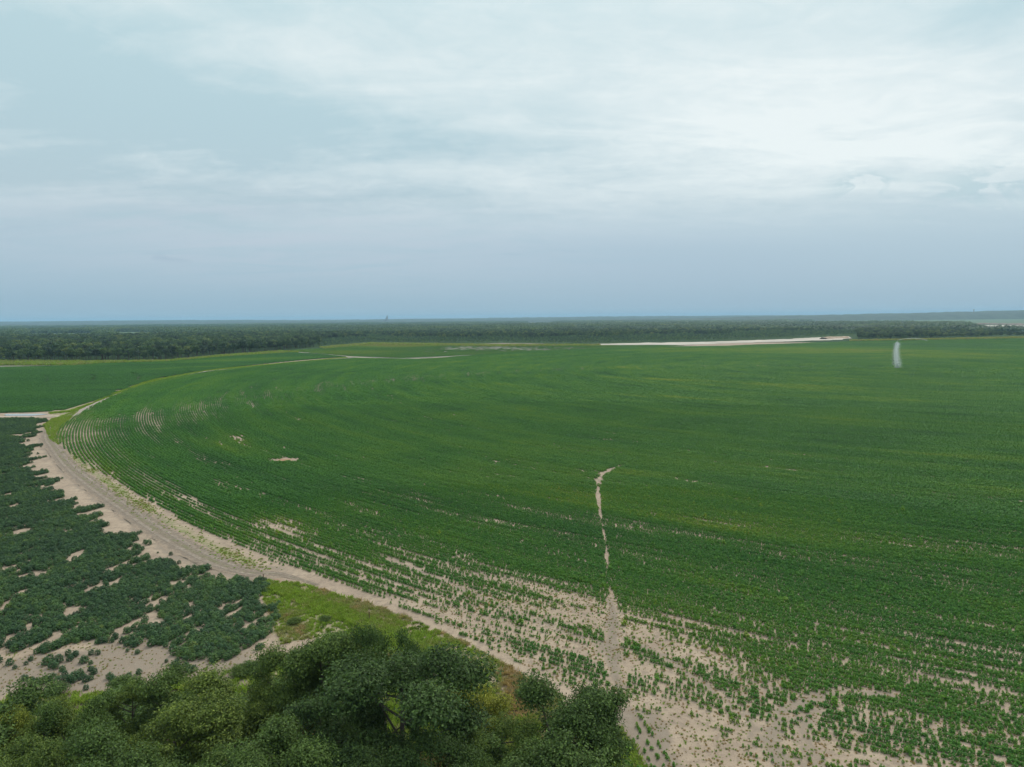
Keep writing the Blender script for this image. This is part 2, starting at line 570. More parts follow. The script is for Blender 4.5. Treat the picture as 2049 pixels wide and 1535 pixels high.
def crop_mask(X, Y, px, py):
    r = np.hypot(X - CX, Y - CY)
    a = np.arctan2(Y - CY, X - CX)
    a2 = _ea[0] + np.mod(a - _ea[0], 2 * np.pi)
    inside = (r < edge_r(X, Y)) & (a2 <= _ea[-1])
    fy = np.interp(px, [p[0] for p in FAR_PX], [p[1] for p in FAR_PX])
    rest = (a2 > _ea[-1]) & (py > fy + 0.4) & (px > 700)
    near = (a2 > _ea[-1]) & (py > 900) & ((r < RAD) | ((r < RAD + 70) & (px > np.interp(py, [1425, 1436, 1478, 1535, 1590], [1300, 1285, 1312, 1348, 1390]))))
    return inside | rest | near | ((r < 420))


# near soil: one fine sheet with surveyed stains
gx = np.arange(-300, 261, 1.1); gy = np.arange(36, 345, 1.1)
GX, GY = np.meshgrid(gx, gy)
gpx, gpy = proj(GX, GY)
TRACK_PX = [(1345, 1590), (1300, 1535), (1268, 1478), (1240, 1436), (1180, 1409), (1000, 1322), (860, 1254), (760, 1217), (640, 1172), (560, 1150), (500, 1146), (440, 1128), (380, 1100), (310, 1058), (240, 1010),
            (180, 968), (135, 930), (108, 895), (96, 872), (110, 850), (145, 831), (200, 806), (240, 789), (300, 768), (400, 745), (500, 735), (620, 722), (706, 716)]
TRACK = catmull(Pl(TRACK_PX), 8)
td = dist_line(GX, GY, TRACK)
wobble = (fbm(GX / 5, GY / 5, 3) - .5)
grey = sst(3.6 + wobble * 3 - td, -1.0, 1.0) * .7 * (1 - .6 * sst(gpx, 500, 640) * (gpy < 1420))
GULLY_PX = [(1245, 932), (1225, 938), (1205, 950), (1197, 965), (1196, 990), (1203, 1040), (1212, 1090), (1216, 1140), (1222, 1180), (1225, 1220), (1226, 1270), (1226, 1330), (1240, 1380)]
GULLY = Pl(GULLY_PX)
gd = dist_line(GX, GY, GULLY)
grey = np.maximum(grey, sst(.5 + .6 * sst(gpy, 1150, 1260) + wobble - gd, -0.5, 0.6) * .8 * ((gpy < 972) | (gpy > 1195)))
ARC_PX = [[(1500, 1470), (1550, 1510), (1640, 1535)], [(1566, 1535), (1552, 1500), (1550, 1460), (1566, 1425), (1610, 1400), (1680, 1385), (1790, 1392)],
          [(1660, 1560), (1618, 1495), (1603, 1462), (1612, 1440), (1640, 1420)], [(1235, 1395), (1290, 1450), (1340, 1500), (1400, 1570)],
          [(1210, 1250), (1320, 1310), (1450, 1400), (1520, 1460)], [(780, 1120), (980, 1200), (1210, 1300), (1240, 1320)]]
ARCS = [Pl(a) for a in ARC_PX]
ARC_W = [.9, 1.1, 1.0, .5, .9, .8]
for a, w in zip(ARCS, ARC_W):
    grey = np.maximum(grey, sst(w - dist_line(GX, GY, a) + wobble, -.5, .5) * .62)
BARE_L = [(210, 1335), (290, 1330), (330, 1345)]
grey = np.maximum(grey, sst(7 - dist_line(GX, GY, Pl([(40, 1345), (150, 1345), (230, 1320), (330, 1325), (420, 1340)])) + wobble * 8, -3, 3) * .68)
VERGE_PX = [(512, 1160), (600, 1168), (700, 1196), (800, 1231), (900, 1273), (1010, 1328), (1075, 1366), (1130, 1396), (1100, 1535), (600, 1535), (600, 1330), (640, 1275), (560, 1290), (545, 1235), (522, 1190)]
TREEFLOOR_PX = [(0, 1400), (250, 1392), (420, 1350), (520, 1345), (600, 1320), (720, 1290), (900, 1370), (1050, 1390), (1190, 1425), (1250, 1490), (1275, 1535), (1300, 1640), (-50, 1700)]
inv = inpoly(gpx, gpy, VERGE_PX) | inpoly(gpx, gpy, TREEFLOOR_PX)
moss = inv * (0.55 + 0.5 * (fbm(GX / 9, GY / 9, 11) - .5))
TRACK_G = TRACK + (np.array([CX, CY]) - TRACK) / np.linalg.norm(np.array([CX, CY]) - TRACK, axis=1)[:, None] * 3.4
mid_strip = np.exp(-(dist_line(GX, GY, TRACK_G) / 1.9) ** 2) * (.62 + .8 * (fbm(GX / 12, GY / 12, 21) - .5)) * (gpx < 520) * (gpy > 800)
moss = np.maximum(moss, mid_strip)
moss = np.maximum(moss, (td < 14) * (gpy < 850) * (gpx > 100) * .55 * ((td > 3)))
moss = np.maximum(moss, .5 * inpoly(gpx, gpy, [(130, 815), (250, 776), (250, 790), (180, 815)]))
red = 0 * GX
red = np.maximum(red, np.exp(-((gpx - 570) / 22) ** 2 - ((gpy - 921) / 4) ** 2) * .9)
red = np.maximum(red, np.exp(-((gpx - 1180) / 30) ** 2 - ((gpy - 948) / 6) ** 2) * .7)
red = np.maximum(red, sst(1.6 - dist_line(GX, GY, Pl([(560, 1160), (760, 1232), (900, 1295), (1000, 1345), (1060, 1380)])) + wobble * 2, -.8, .8) * .55)
nx, ny = len(gx), len(gy)
hz = (fbm(GX / 7, GY / 7, 5) - .5) * .10 * sst(td, 3, 7)
litter = inpoly(gpx, gpy, TREEFLOOR_PX) * (.75 + .8 * (fbm(GX / 4, GY / 4, 15) - .5)) * sst(gpy, 1330, 1400)
vv_ = np.c_[GX.ravel(), GY.ravel(), hz.ravel()]
ii = np.arange(nx * ny).reshape(ny, nx)
ff = np.stack([ii[:-1, :-1], ii[:-1, 1:], ii[1:, 1:], ii[1:, :-1]], -1).reshape(-1, 4)
soil = link('field_soil', mesh('field_soil', vv_, ff, MAT_SOIL, {'grey': grey.ravel(), 'moss': moss.ravel(), 'red': red.ravel(), 'litter': litter.ravel()}, True))
tag(soil, kind='structure')

# soil under the rest of the disc and under the other fields
a = np.linspace(0, 2 * np.pi, 120, endpoint=False)
disc = [(CX + (RAD + 4) * math.cos(t), CY + (RAD + 4) * math.sin(t)) for t in a]
disc = [p for p in disc]
tag(sheet('irrigated_field', disc, -0.12, MAT_SOIL_PLAIN), kind='structure')
tag(sheet('irrigated_field', [tuple(p) for p in Pl([(1300, 699), (1500, 690.5), (1702, 683.5), (1850, 681), (2160, 675), (2160, 760), (1500, 760)])], -0.09, MAT_SOIL_PLAIN), kind='structure')
tag(sheet('far_field', [tuple(p) for p in Pl([(700, 716), (805, 718), (993, 709.5), (1300, 697.5), (1400, 692), (1330, 690), (1150, 690.5), (1000, 691), (850, 689), (740, 687.5), (640, 697), (560, 703)])], -0.06, simple_mat('thin_crop_soil', (0.13, 0.13, 0.085, 1), .95, 0, .25, .02)), kind='structure')
tag(sheet('wet_field', [tuple(p) for p in Pl([(-40, 836), (100, 827), (210, 795), (330, 753), (500, 731), (700, 713.5), (560, 703), (420, 713), (330, 722), (-40, 726)])], -0.16, simple_mat('damp_field_soil', (0.10, 0.10, 0.055, 1), .95, 0, .3, .05)), kind='structure')


def ribbon(name, line, w, z, mat, jag=0.5, seed=1):
    L = np.array(line)
    d = np.gradient(L, axis=0)
    d /= np.linalg.norm(d, axis=1)[:, None] + 1e-9
    n = np.c_[-d[:, 1], d[:, 0]]
    s = np.arange(len(L)) * 1.0
    ww = w if np.ndim(w) else np.full(len(L), w)
    l = L + n * (ww / 2 + (fbm(s / 1.5, s * 0, seed) - .5) * jag)[:, None]
    r = L - n * (ww / 2 + (fbm(s / 1.5, s * 0, seed + 9) - .5) * jag)[:, None]
    v = np.vstack([np.c_[l, np.full(len(L), z)], np.c_[r, np.full(len(L), z)]])
    k = len(L)
    f = np.array([[i, i + k, i + k + 1, i + 1] for i in range(k - 1)])
    return link(name, mesh(name, v, f, mat))


def resample(L, step):
    L = np.array(L)
    s = np.r_[0, np.cumsum(np.linalg.norm(np.diff(L, axis=0), axis=1))]
    t = np.arange(0, s[-1], step)
    return np.c_[np.interp(t, s, L[:, 0]), np.interp(t, s, L[:, 1])]


def rut_track_mat():
    m, T, o = new_mat('rutted_track')
    g = T.n('ShaderNodeNewGeometry')
    pos = g.outputs['Position']
    n1 = T.noise(pos, .35, 6.0, .7); n2 = T.noise(pos, 1.6, 5.0, .7); n3 = T.noise(pos, 7.0, 3.0, .7)
    ac = T.n('ShaderNodeAttribute', attribute_name='across').outputs['Fac']
    lane = T.m('ABSOLUTE', T.m('SUBTRACT', T.m('ABSOLUTE', T.m('ADD', ac, T.m('MULTIPLY', T.m('SUBTRACT', n1, .5), 1.3))), .95))
    rut = T.m('SUBTRACT', 1.0, T.step(lane, .12, .52))
    c = T.ramp(n2, [(.32, GREY), (.5, (0.205, 0.163, 0.127, 1)), (.68, (0.29, 0.232, 0.18, 1))])
    c = T.mix(T.m('MULTIPLY', rut, T.step(n1, .38, .62)), c, T.ramp(n2, [(.35, (0.22, 0.18, 0.145, 1)), (.65, (0.33, 0.275, 0.225, 1))]))
    mid = T.m('SUBTRACT', 1.0, T.step(T.m('ABSOLUTE', ac), .15, .6))
    c = T.mix(T.m('MULTIPLY', mid, T.m('MULTIPLY', T.step(n1, .42, .6), .7)), c, (0.15, 0.15, 0.075, 1))
    sand = T.step(T.m('ADD', T.m('ABSOLUTE', ac), T.m('MULTIPLY', T.m('SUBTRACT', n1, .5), 3.2)), 1.7, 2.6)
    c = T.mix(T.m('MULTIPLY', sand, .85), c, T.ramp(n2, [(.35, SAND_D), (.6, SAND)]))
    c = T.mix(T.m('MULTIPLY', T.step(n3, .55, .68), .5), c, (0.12, 0.095, 0.075, 1))
    p = T.n('ShaderNodeBsdfPrincipled')
    T.l(c, p.inputs['Base Color'])
    p.inputs['Roughness'].default_value = .95
    p.inputs['Specular IOR Level'].default_value = .1
    b = T.n('ShaderNodeBump'); b.inputs['Strength'].default_value = .7; b.inputs['Distance'].default_value = .15
    T.l(T.m('ADD', n2, T.m('SUBTRACT', n3, rut)), b.inputs['Height']); T.l(b.outputs[0], p.inputs['Normal'])
    T.l(p.outputs[0], o.inputs[0])
    return m


_L = resample(TRACK, 1.0)
_tp = proj(_L[:, 0], _L[:, 1])
_L = _L[(_tp[1] < 1175) & (_L[:, 1] < 262) & (_tp[0] < 640)]
_d = np.gradient(_L, axis=0); _d /= np.linalg.norm(_d, axis=1)[:, None]
_n = np.c_[-_d[:, 1], _d[:, 0]]
_acr = np.linspace(-2.9, 2.9, 15)
_arc = np.arange(len(_L)) * 1.0
_v, _a = [], []
for j, w_ in enumerate(_acr):
    ww_ = w_ * (1 + (abs(w_) > 2.5) * 1.1 * (fbm(_arc / 2.2, _arc * 0 + j, 301) - .5)) * np.clip(_arc / 22, .12, 1)
    zz = .05 - .05 * np.exp(-((abs(w_) - .95) / .3) ** 2) - .09 * (abs(w_) > 2.6)
    _v.append(np.c_[_L + _n * (ww_[:, None] if np.ndim(ww_) else ww_), np.full(len(_L), zz)]); _a.append(np.full(len(_L), w_))
_k = len(_L)
_f = np.array([[j * _k + i, (j + 1) * _k + i, (j + 1) * _k + i + 1, j * _k + i + 1] for j in range(14) for i in range(_k - 1)])
tag(link('dirt_track', mesh('dirt_track', np.vstack(_v), _f, rut_track_mat(), {'across': np.concatenate(_a)}, True)), kind='structure')
MAT_TRACK = simple_mat('worn_dirt_track', (0.27, 0.225, 0.185, 1), .95, 0, .28, .8, .3)
trk_far = TRACK[dist_line(TRACK[:, 0], TRACK[:, 1], Pl([(205, 803), (706, 716)])) < 60]
trk_far = trk_far[trk_far[:, 1] > 250]
tag(ribbon('dirt_track', resample(trk_far, 3), 4.6, 0.11, MAT_TRACK, 1.2), kind='structure')
T2 = catmull(Pl([(548, 702), (600, 705.5), (700, 713.5), (745, 716.5), (805, 718.5), (900, 714), (993, 709.5), (1150, 703), (1300, 697), (1400, 692.2), (1450, 690.4)]), 8)
tag(ribbon('farm_road', resample(T2, 5), 5.5, 0.02, simple_mat('pale_farm_road', (0.29, 0.25, 0.18, 1), .95, 0, .2, .2), 2.5, 5), kind='structure')
tag(ribbon('dirt_track', resample(catmull(Pl([(-60, 835), (0, 834.5), (60, 834), (112, 833), (140, 834)]), 8), 2), 3.2, 0.10, simple_mat('tan_lane', (0.40, 0.32, 0.25, 1), .95, 0, .15, .6), .8, 8), kind='structure')


def water_mat():
    m, T, o = new_mat('still_water')
    p = T.n('ShaderNodeBsdfPrincipled')
    p.inputs['Base Color'].default_value = (0.30, 0.29, 0.27, 1)
    p.inputs['Roughness'].default_value = 0.12
    p.inputs['IOR'].default_value = 1.33
    p.inputs['Specular IOR Level'].default_value = 0.8
    T.l(p.outputs[0], o.inputs[0])
    return m


MAT_WATER = water_mat()
tag(sheet('puddle', [tuple(p) for p in Pl([(8, 830.2), (14, 828.8), (50, 828.4), (85, 828.6), (97, 829.6), (78, 831.4), (66, 832.4), (30, 832.7), (12, 832.4)])], 0.13, MAT_WATER), kind='structure')
tag(sheet('river', [tuple(p) for p in Pl([(1930, 651), (2130, 652), (2130, 664), (2000, 662.5), (1960, 660)])], -0.20, MAT_WATER), kind='structure')
tag(sheet('river_sand', [tuple(p) for p in Pl([(1930, 650.6), (1985, 650.8), (2040, 651.4), (2090, 653), (2040, 655.5), (2000, 658), (1992, 661.5), (1960, 661.0), (1944, 656)])], 0.0, simple_mat('dry_river_sand', (0.62, 0.56, 0.50, 1), .95, 0, .1, .02)), kind='structure')
_top = resample(Pl([(1150, 689.6), (1200, 688), (1290, 686), (1380, 684.6), (1450, 683), (1560, 679.2), (1640, 675), (1690, 673), (1704, 673.2)]), 6)
_bot = resample(Pl([(1703, 677), (1680, 680), (1560, 684), (1450, 687.4), (1400, 689.4), (1330, 690.4), (1230, 690.4)]), 6)
_top = _top + np.c_[np.zeros(len(_top)), (fbm(_top[:, 0] / 18, _top[:, 0] * 0, 401) - .5) * 26]
_bot = _bot + np.c_[np.zeros(len(_bot)), (fbm(_bot[:, 0] / 22, _bot[:, 0] * 0, 403) - .5) * 34]
tag(sheet('sand_bar', [tuple(p) for p in np.vstack([_top, _bot])], 0.06, MAT_PALESAND), kind='structure')
tag(sheet('river_bank', [tuple(p) for p in Pl([(860, 690.8), (940, 688.2), (1000, 686.5), (1070, 687.2), (1120, 689), (1160, 690.5), (1000, 692)])], 0.04, MAT_BROWN), kind='structure')


def bank(name, top_px, h, w, mat, z0=0.0):
    """an eroded earth bank with an uneven crest"""
    L = resample(catmull(Pl(top_px), 8), 6)
    d = np.gradient(L, axis=0); d /= np.linalg.norm(d, axis=1)[:, None]
    n = np.c_[-d[:, 1], d[:, 0]]
    s = np.arange(len(L))
    hh = h * (.55 + .9 * fbm(s / 5, s * 0, 4))
    rows = [(-w / 2, 0 * hh), (-w / 5, hh * .85), (w / 6, hh), (w / 2, 0 * hh)]
    v = np.vstack([np.c_[L + n * (o + (fbm(s / 3, s * 0 + i, 6) - .5)[:, None] * w * .4), z0 - 0.25 + k] for i, (o, k) in enumerate(rows)])
    k = len(L)
    f = np.array([[r * k + i, (r + 1) * k + i, (r + 1) * k + i + 1, r * k + i + 1] for r in range(3) for i in range(k - 1)])
    return tag(link(name, mesh(name, v, f, mat, None, True)), kind='structure')


bank('river_bank', [(1915, 649.5), (1980, 649.0), (2060, 650.5), (2140, 652)], 5.0, 26, MAT_BROWN)
bank('sand_mound', [(1648, 678.5), (1670, 677.0), (1690, 676.5), (1703, 676.5)], 3.4, 14, simple_mat('sand_mound', (0.30, 0.215, 0.15, 1), .95, 0, .3, .2))

# far farmland between the woods
MAT_FARFIELD = simple_mat('far_pasture', (0.060, 0.105, 0.040, 1), .95, 0, .2, .004)
MAT_FARTAN = simple_mat('far_stubble', (0.26, 0.22, 0.16, 1), .95, 0, .15, .004)
for pts, mm in [([(30, 680), (30, 667.5), (205, 664.5), (205, 679)], MAT_FARFIELD), ([(215, 678), (212, 664.4), (330, 662), (330, 676)], MAT_FARFIELD),
                ([(1560, 648.5), (1640, 640.5), (1800, 638.5), (2140, 636.0), (2140, 648.5), (1900, 648.8)], MAT_FARFIELD),
                ([(1055, 646.6), (1062, 644.8), (1108, 644.3), (1104, 646.2)], MAT_FARTAN),
                ([(632, 669), (640, 666.4), (684, 665.8), (672, 668.4)], MAT_FARTAN),
                ([(330, 649.6), (332, 649.0), (420, 648.2), (420, 648.8)], MAT_FARTAN)]:
    tag(sheet('meadow', [tuple(p) for p in Pl(pts)], 0.1, mm), kind='structure')


# ------------------------------------------------------------------ leaf geometry
def diamonds(C, Nn, L, Wd, rg):
    """leaf-shaped faces: centre, normal, length and width each"""
    n = len(C)
    Nn = Nn / (np.linalg.norm(Nn, axis=1)[:, None] + 1e-9)
    r = rg.normal(size=(n, 3))
    t = np.cross(Nn, r); t /= np.linalg.norm(t, axis=1)[:, None] + 1e-9
    b = np.cross(Nn, t)
    L = np.broadcast_to(L, n)[:, None]; Wd = np.broadcast_to(Wd, n)[:, None]
    v = np.empty((n, 4, 3))
    v[:, 0] = C + t * L * .5
    v[:, 1] = C + b * Wd * .5 + t * L * .06 - Nn * Wd * .18
    v[:, 2] = C - t * L * .5
    v[:, 3] = C - b * Wd * .5 + t * L * .06 - Nn * Wd * .18
    f = np.arange(n * 4).reshape(n, 4)
    return v.reshape(-1, 3), f


def leafmesh(name, C, Nn, L, Wd, mat, rg, tone=None):
    v, f = diamonds(C, Nn, L, Wd, rg)
    if tone is None:
        tone = rg.random(len(C))
    return mesh(name, v, f, mat, {'tone': np.repeat(tone, 4)})


def dome(rg, n, rx, ry, h, shell=.5):
    """points and outward normals in a dome of half sizes rx, ry and height h"""
    d = rg.normal(size=(n, 3)); d[:, 2] = np.abs(d[:, 2])
    d /= np.linalg.norm(d, axis=1)[:, None]
    r = shell + (1 - shell) * rg.random(n) ** .7
    C = d * r[:, None] * np.array([rx, ry, h])
    Nn = d * .8 + np.array([0, 0, .7]) + rg.normal(size=(n, 3)) * .45
    return C, Nn


def make_plant(i):
    rg = np.random.default_rng(100 + i)
    C, Nn = dome(rg, 60, .21, .21, .40, .5)
    C[:, 2] += .05
    return leafmesh('crop_plant', C, Nn, rg.uniform(.12, .19, 60), rg.uniform(.09, .13, 60), MAT_CROP, rg)


def make_row(i, npl, m, leaf):
    """a short stretch of a planted row along X: NPL plants of M leaves"""
    rg = np.random.default_rng(200 + i)
    Cs, Ns = [], []
    for k in range(npl):
        C, Nn = dome(rg, m, .25, .25, .60, .5)
        C = C * rg.uniform(.72, 1.18) + np.array([(k - (npl - 1) / 2) * 4.0 / 14 + rg.normal() * .05, rg.normal() * .035, .05])
        Cs.append(C); Ns.append(Nn)
    C, Nn = np.vstack(Cs), np.vstack(Ns)
    n = len(C)
    return leafmesh('crop_row', C, Nn, rg.uniform(.8, 1.25, n) * leaf, rg.uniform(.58, .8, n) * leaf, MAT_CROP, rg)


def make_bush(i):
    rg = np.random.default_rng(300 + i)
    n = 210
    C, Nn = dome(rg, n, .46, .44, .72, .55)
    lump = 1 + .35 * (fbm(C[:, 0] * 3 + i * 7, C[:, 1] * 3 + C[:, 2] * 2, 40) - .5)
    C *= lump[:, None]
    C[:, 2] += .12
    return leafmesh('crop_bush', C, Nn, rg.uniform(.13, .2, n), rg.uniform(.10, .15, n), MAT_BUSH, rg)


def make_tuft(i):
    rg = np.random.default_rng(400 + i)
    n = 26
    a = rg.uniform(0, 2 * np.pi, n); ln = rg.uniform(.25, .6, n); sp = rg.uniform(.05, .45, n)
    bx = rg.normal(size=(n, 2)) * .12
    tip = np.c_[bx[:, 0] + np.cos(a) * (sp + .25) * ln, bx[:, 1] + np.sin(a) * (sp + .25) * ln, ln * .6]
    side = np.c_[-np.sin(a), np.cos(a), a * 0] * rg.uniform(.02, .04, n)[:, None]
    b0 = np.c_[bx, np.full(n, -.02)]
    mid = b0 * .45 + tip * .55 + np.array([0, 0, .06])
    v = np.stack([b0 - side, b0 + side, mid + side * .9, tip, mid - side * .9], 1).reshape(-1, 3)
    f = np.arange(n * 5).reshape(n, 5)
    return mesh('grass_tuft', v, f, MAT_GRASS, {'tone': np.repeat(rg.random(n), 5)})


def scatter(name, protos, X, Y, Z, rot, scl, tint, pick, label):
    """ONE stuff object: points that carry copies of the prototypes"""
    n = len(X)
    me = bpy.data.meshes.new(name)
    me.vertices.add(n)
    me.vertices.foreach_set('co', np.c_[X, Y, np.broadcast_to(Z, n)].astype(np.float32).ravel())
    for nm, arr in (('rot', rot), ('tint', tint)):
        at = me.attributes.new(nm, 'FLOAT', 'POINT'); at.data.foreach_set('value', np.broadcast_to(arr, n).astype(np.float32))
    at = me.attributes.new('scl', 'FLOAT_VECTOR', 'POINT')
    s = np.asarray(scl, np.float32)
    if s.ndim < 2:
        s = np.repeat(np.broadcast_to(s, n)[:, None], 3, 1)
    at.data.foreach_set('vector', s.astype(np.float32).ravel())
    at = me.attributes.new('pick', 'INT', 'POINT'); at.data.foreach_set('value', np.asarray(pick, np.int32))
    o = link(name, me)
    ng = bpy.data.node_groups.new(name, 'GeometryNodeTree')
    ng.interface.new_socket('Geometry', in_out='INPUT', socket_type='NodeSocketGeometry')
    ng.interface.new_socket('Geometry', in_out='OUTPUT', socket_type='NodeSocketGeometry')
    nn = ng.nodes; lk = ng.links.new
    gi = nn.new('NodeGroupInput'); go = nn.new('NodeGroupOutput')
    def attr(nm, dt):
        q = nn.new('GeometryNodeInputNamedAttribute'); q.data_type = dt; q.inputs['Name'].default_value = nm
        return q.outputs['Attribute']
    ar, asc, ap = attr('rot', 'FLOAT'), attr('scl', 'FLOAT_VECTOR'), attr('pick', 'INT')
    cx = nn.new('ShaderNodeCombineXYZ'); lk(ar, cx.inputs[2])
    e2r = nn.new('FunctionNodeEulerToRotation'); lk(cx.outputs[0], e2r.inputs[0])
    jn = nn.new('GeometryNodeJoinGeometry')
    for k, po in enumerate(protos):
        oi = nn.new('GeometryNodeObjectInfo'); oi.inputs['Object'].default_value = po; oi.inputs['As Instance'].default_value = True
        cmpn = nn.new('FunctionNodeCompare'); cmpn.data_type = 'INT'; cmpn.operation = 'EQUAL'
        lk(ap, cmpn.inputs[2]); cmpn.inputs[3].default_value = k
        ip = nn.new('GeometryNodeInstanceOnPoints')
        lk(gi.outputs[0], ip.inputs['Points']); lk(cmpn.outputs[0], ip.inputs['Selection']); lk(oi.outputs['Geometry'], ip.inputs['Instance'])
        lk(e2r.outputs[0], ip.inputs['Rotation']); lk(asc, ip.inputs['Scale'])
        lk(ip.outputs[0], jn.inputs[0])
    lk(jn.outputs[0], go.inputs[0])
    md = o.modifiers.new('scatter', 'NODES'); md.node_group = ng
    tag(o, label, None, None, 'stuff')
    return o


def proto(name, me):
    return bpy.data.objects.new(name, me)


PLANTS = [make_plant(i) for i in range(6)]
ROW1 = [make_row(i, 4, 30, .235) for i in range(5)]
ROW4 = [make_row(20 + i, 14, 18, .31) for i in range(5)]
BUSHES = [make_bush(i) for i in range(6)]
TUFTS = [make_tuft(i) for i in range(5)]

# ------------------------------------------------------------------ the row crop on the disc
SPC = 0.92
SPARSE = [  # survey of thin stands: photo centre, half length, half width, tilt (deg), strength
    (1060, 1250, 230, 26, 22, .85), (900, 1222, 100, 14, 20, .75), (1000, 1290, 190, 20, 24, .80), (1180, 1215, 70, 22, 15, .6), (1130, 1330, 80, 20, 24, .7), (1250, 1330, 120, 26, 24, .75),
    (1330, 1290, 120, 16, 22, .62), (1480, 1345, 160, 22, 22, .62), (1330, 1410, 90, 26, 18, 1.0), (1420, 1440, 130, 36, 28, .75), (1600, 1450, 160, 45, 20, .65),
    (1680, 1520, 160, 40, 15, .7), (1850, 1480, 180, 26, 18, .55), (2000, 1420, 90, 16, 14, .5), (1560, 1395, 120, 14, 20, .6), (1850, 1530, 150, 18, 8, .6),
    (230, 838, 55, 7, -8, .62), (315, 850, 20, 8, 20, .45), (180, 868, 60, 5, 0, .32), (150, 850, 30, 8, -20, .4), (355, 880, 30, 5, 20, .4), (430, 885, 60, 6, 18, .35),
    (300, 870, 60, 4, 20, .3), (567, 921, 26, 3.4, 0, 2.2), (470, 955, 60, 3, 22, .3), (560, 1010, 120, 6, 24, .35), (900, 1105, 160, 14, 18, .5), (740, 1075, 120, 8, 24, .45),
    (640, 1130, 30, 10, 20, .5), (1180, 905, 90, 5, 3, .5), (1250, 882, 70, 4, 5, .5), (1110, 897, 50, 6, 5, .45), (1170, 945, 40, 6, 5, .6), (1180, 852, 14, 2, 0, .6),
    (1280, 1085, 60, 5, 12, .55), (1000, 1010, 250, 8, 14, .22), (1300, 1130, 150, 8, 18, .35), (1120, 1110, 120, 9, 16, .5), (1560, 1180, 200, 8, 16, .3), (1450, 1230, 160, 8, 18, .35),
    (680, 1180, 60, 8, 20, .5), (560, 1110, 40, 8, 20, .4), (300, 828, 12, 2, 0, .6), (1812, 739, 9, .7, 0, 1.6), (1778, 738, 14, .7, 0, .8), (560, 742, 60, 1.2, 0, .6), (1605, 735, 25, 1, 0, .7)]
YELLOW = [(1650, 702, 260, 7, 0, .34), (1900, 712, 160, 7, 1, .30), (1350, 701, 90, 5, 0, .26), (1500, 768, 260, 3, 2.5, .34), (1600, 778, 220, 5, 2.5, .2), (1250, 737, 90, 3, 1, .24), (1350, 796, 130, 3, 3, .22),
          (880, 735, 300, 4, 0, .10), (1750, 765, 170, 6, 1, .14), (1150, 900, 140, 12, 5, .2), (1280, 950, 90, 9, 3, .26), (1100, 940, 80, 10, 8, .2), (420, 890, 70, 8, 15, .18), (1500, 1190, 200, 14, 18, .18),
          (1760, 800, 200, 6, 1, .1), (1250, 930, 500, 40, 3, .06), (1700, 1260, 200, 20, 20, .1), (950, 725, 120, 2, 0, .14)]
DARKB = [(1900, 696, 180, 3, 0, .16), (1830, 690, 200, 2.5, 0, .16), (1650, 690, 250, 2, 0, .12), (600, 760, 200, 20, 0, .08), (1500, 870, 400, 30, 0, .06), (500, 950, 200, 30, 20, .08)]


def blobs(px, py, L):
    s = np.zeros(np.shape(px))
    for cx, cy, a, b, ang, amp in L:
        ca, sa = math.cos(math.radians(ang)), math.sin(math.radians(ang))
        dx, dy = px - cx, py - cy
        p = (dx * ca + dy * sa) / a; q = (-dx * sa + dy * ca) / b
        s = np.maximum(s, amp * np.exp(-(p * p + q * q) ** 1.5 * .8))
    return s


def polar(X, Y):
    return np.hypot(X - CX, Y - CY), np.arctan2(Y - CY, X - CX)


def row_vigor(X, Y):
    """0..1: every row, and every planter pass, grows a little differently along its length"""
    r, th = polar(X, Y)
    k = np.floor(r / SPC + .5)
    return .5 * vnoise(k, th * RAD / 14, 61) + .5 * vnoise(k / 5.0, th * RAD / 70, 63)


def crop_fields(X, Y, px, py):
    """thinness 0..1 and leaf tint of the crop at a place"""
    r, th = polar(X, Y)
    n1 = fbm(r / 3.2, th * RAD / 38, 31, 4)           # streaks along the rows
    n2 = fbm(X / 22, Y / 22, 41, 4)
    n3 = fbm(r / 9, th * RAD / 150, 51, 3)
    s = blobs(px, py, SPARSE)
    low = sst(py - (985 + (px - 500) * .25), -90, 190) * sst(px, 420, 640)
    thin = s * (.24 + .66 * n1) + .6 * sst(n1 * .9 + n2 * .1, .64, .82) * sst(py, 720, 900) * sst(px, 150, 500) + low * (.20 + .44 * sst(n1 * .65 + n2 * .35, .44, .66))
    vg = row_vigor(X, Y)
    thin = thin + sst(.42 - vg, 0, .26) * (.16 * sst(px, 200, 450) + .34 * low + .22 * sst(py, 880, 1020))
    thin = np.where((py > 1370) & (px > 1235) & (thin < 1.2), np.minimum(thin, .20 + .50 * n1 + .15 * (vg < .4) + .45 * np.exp(-((px - 1330) / 70) ** 2 - ((py - 1408) / 22) ** 2)), thin)
    edge = edge_r(X, Y) - r
    thin = thin + .4 * sst(4 - edge, 0, 4) * (n1 > .4)
    g = dist_line(X, Y, GULLY)
    thin = thin + 1.5 * sst(.34 + .6 * sst(py, 1180, 1260) + .7 * (n2 - .5) + .35 * (py < 972) - .38 * sst(fbm(Y / 7, X * 0, 35), .40, .62) * (py > 972) * (py < 1190) - g, -.25, .2)
    for a_, w in zip(ARCS, ARC_W):
        thin = np.maximum(thin, .95 * sst(w * .6 + .8 * (n2 - .5) - dist_line(X, Y, a_), -.3, .2))
    tint = .36 + .42 * (n3 - .5) + .40 * (n2 - .5) + .32 * (n1 - .5)
    tint = tint + blobs(px, py, YELLOW) * (.5 + n1) - blobs(px, py, DARKB) * (.5 + n1) + .12 * sst(thin, .3, .8) + .20 * (vg - .5)
    return thin, tint


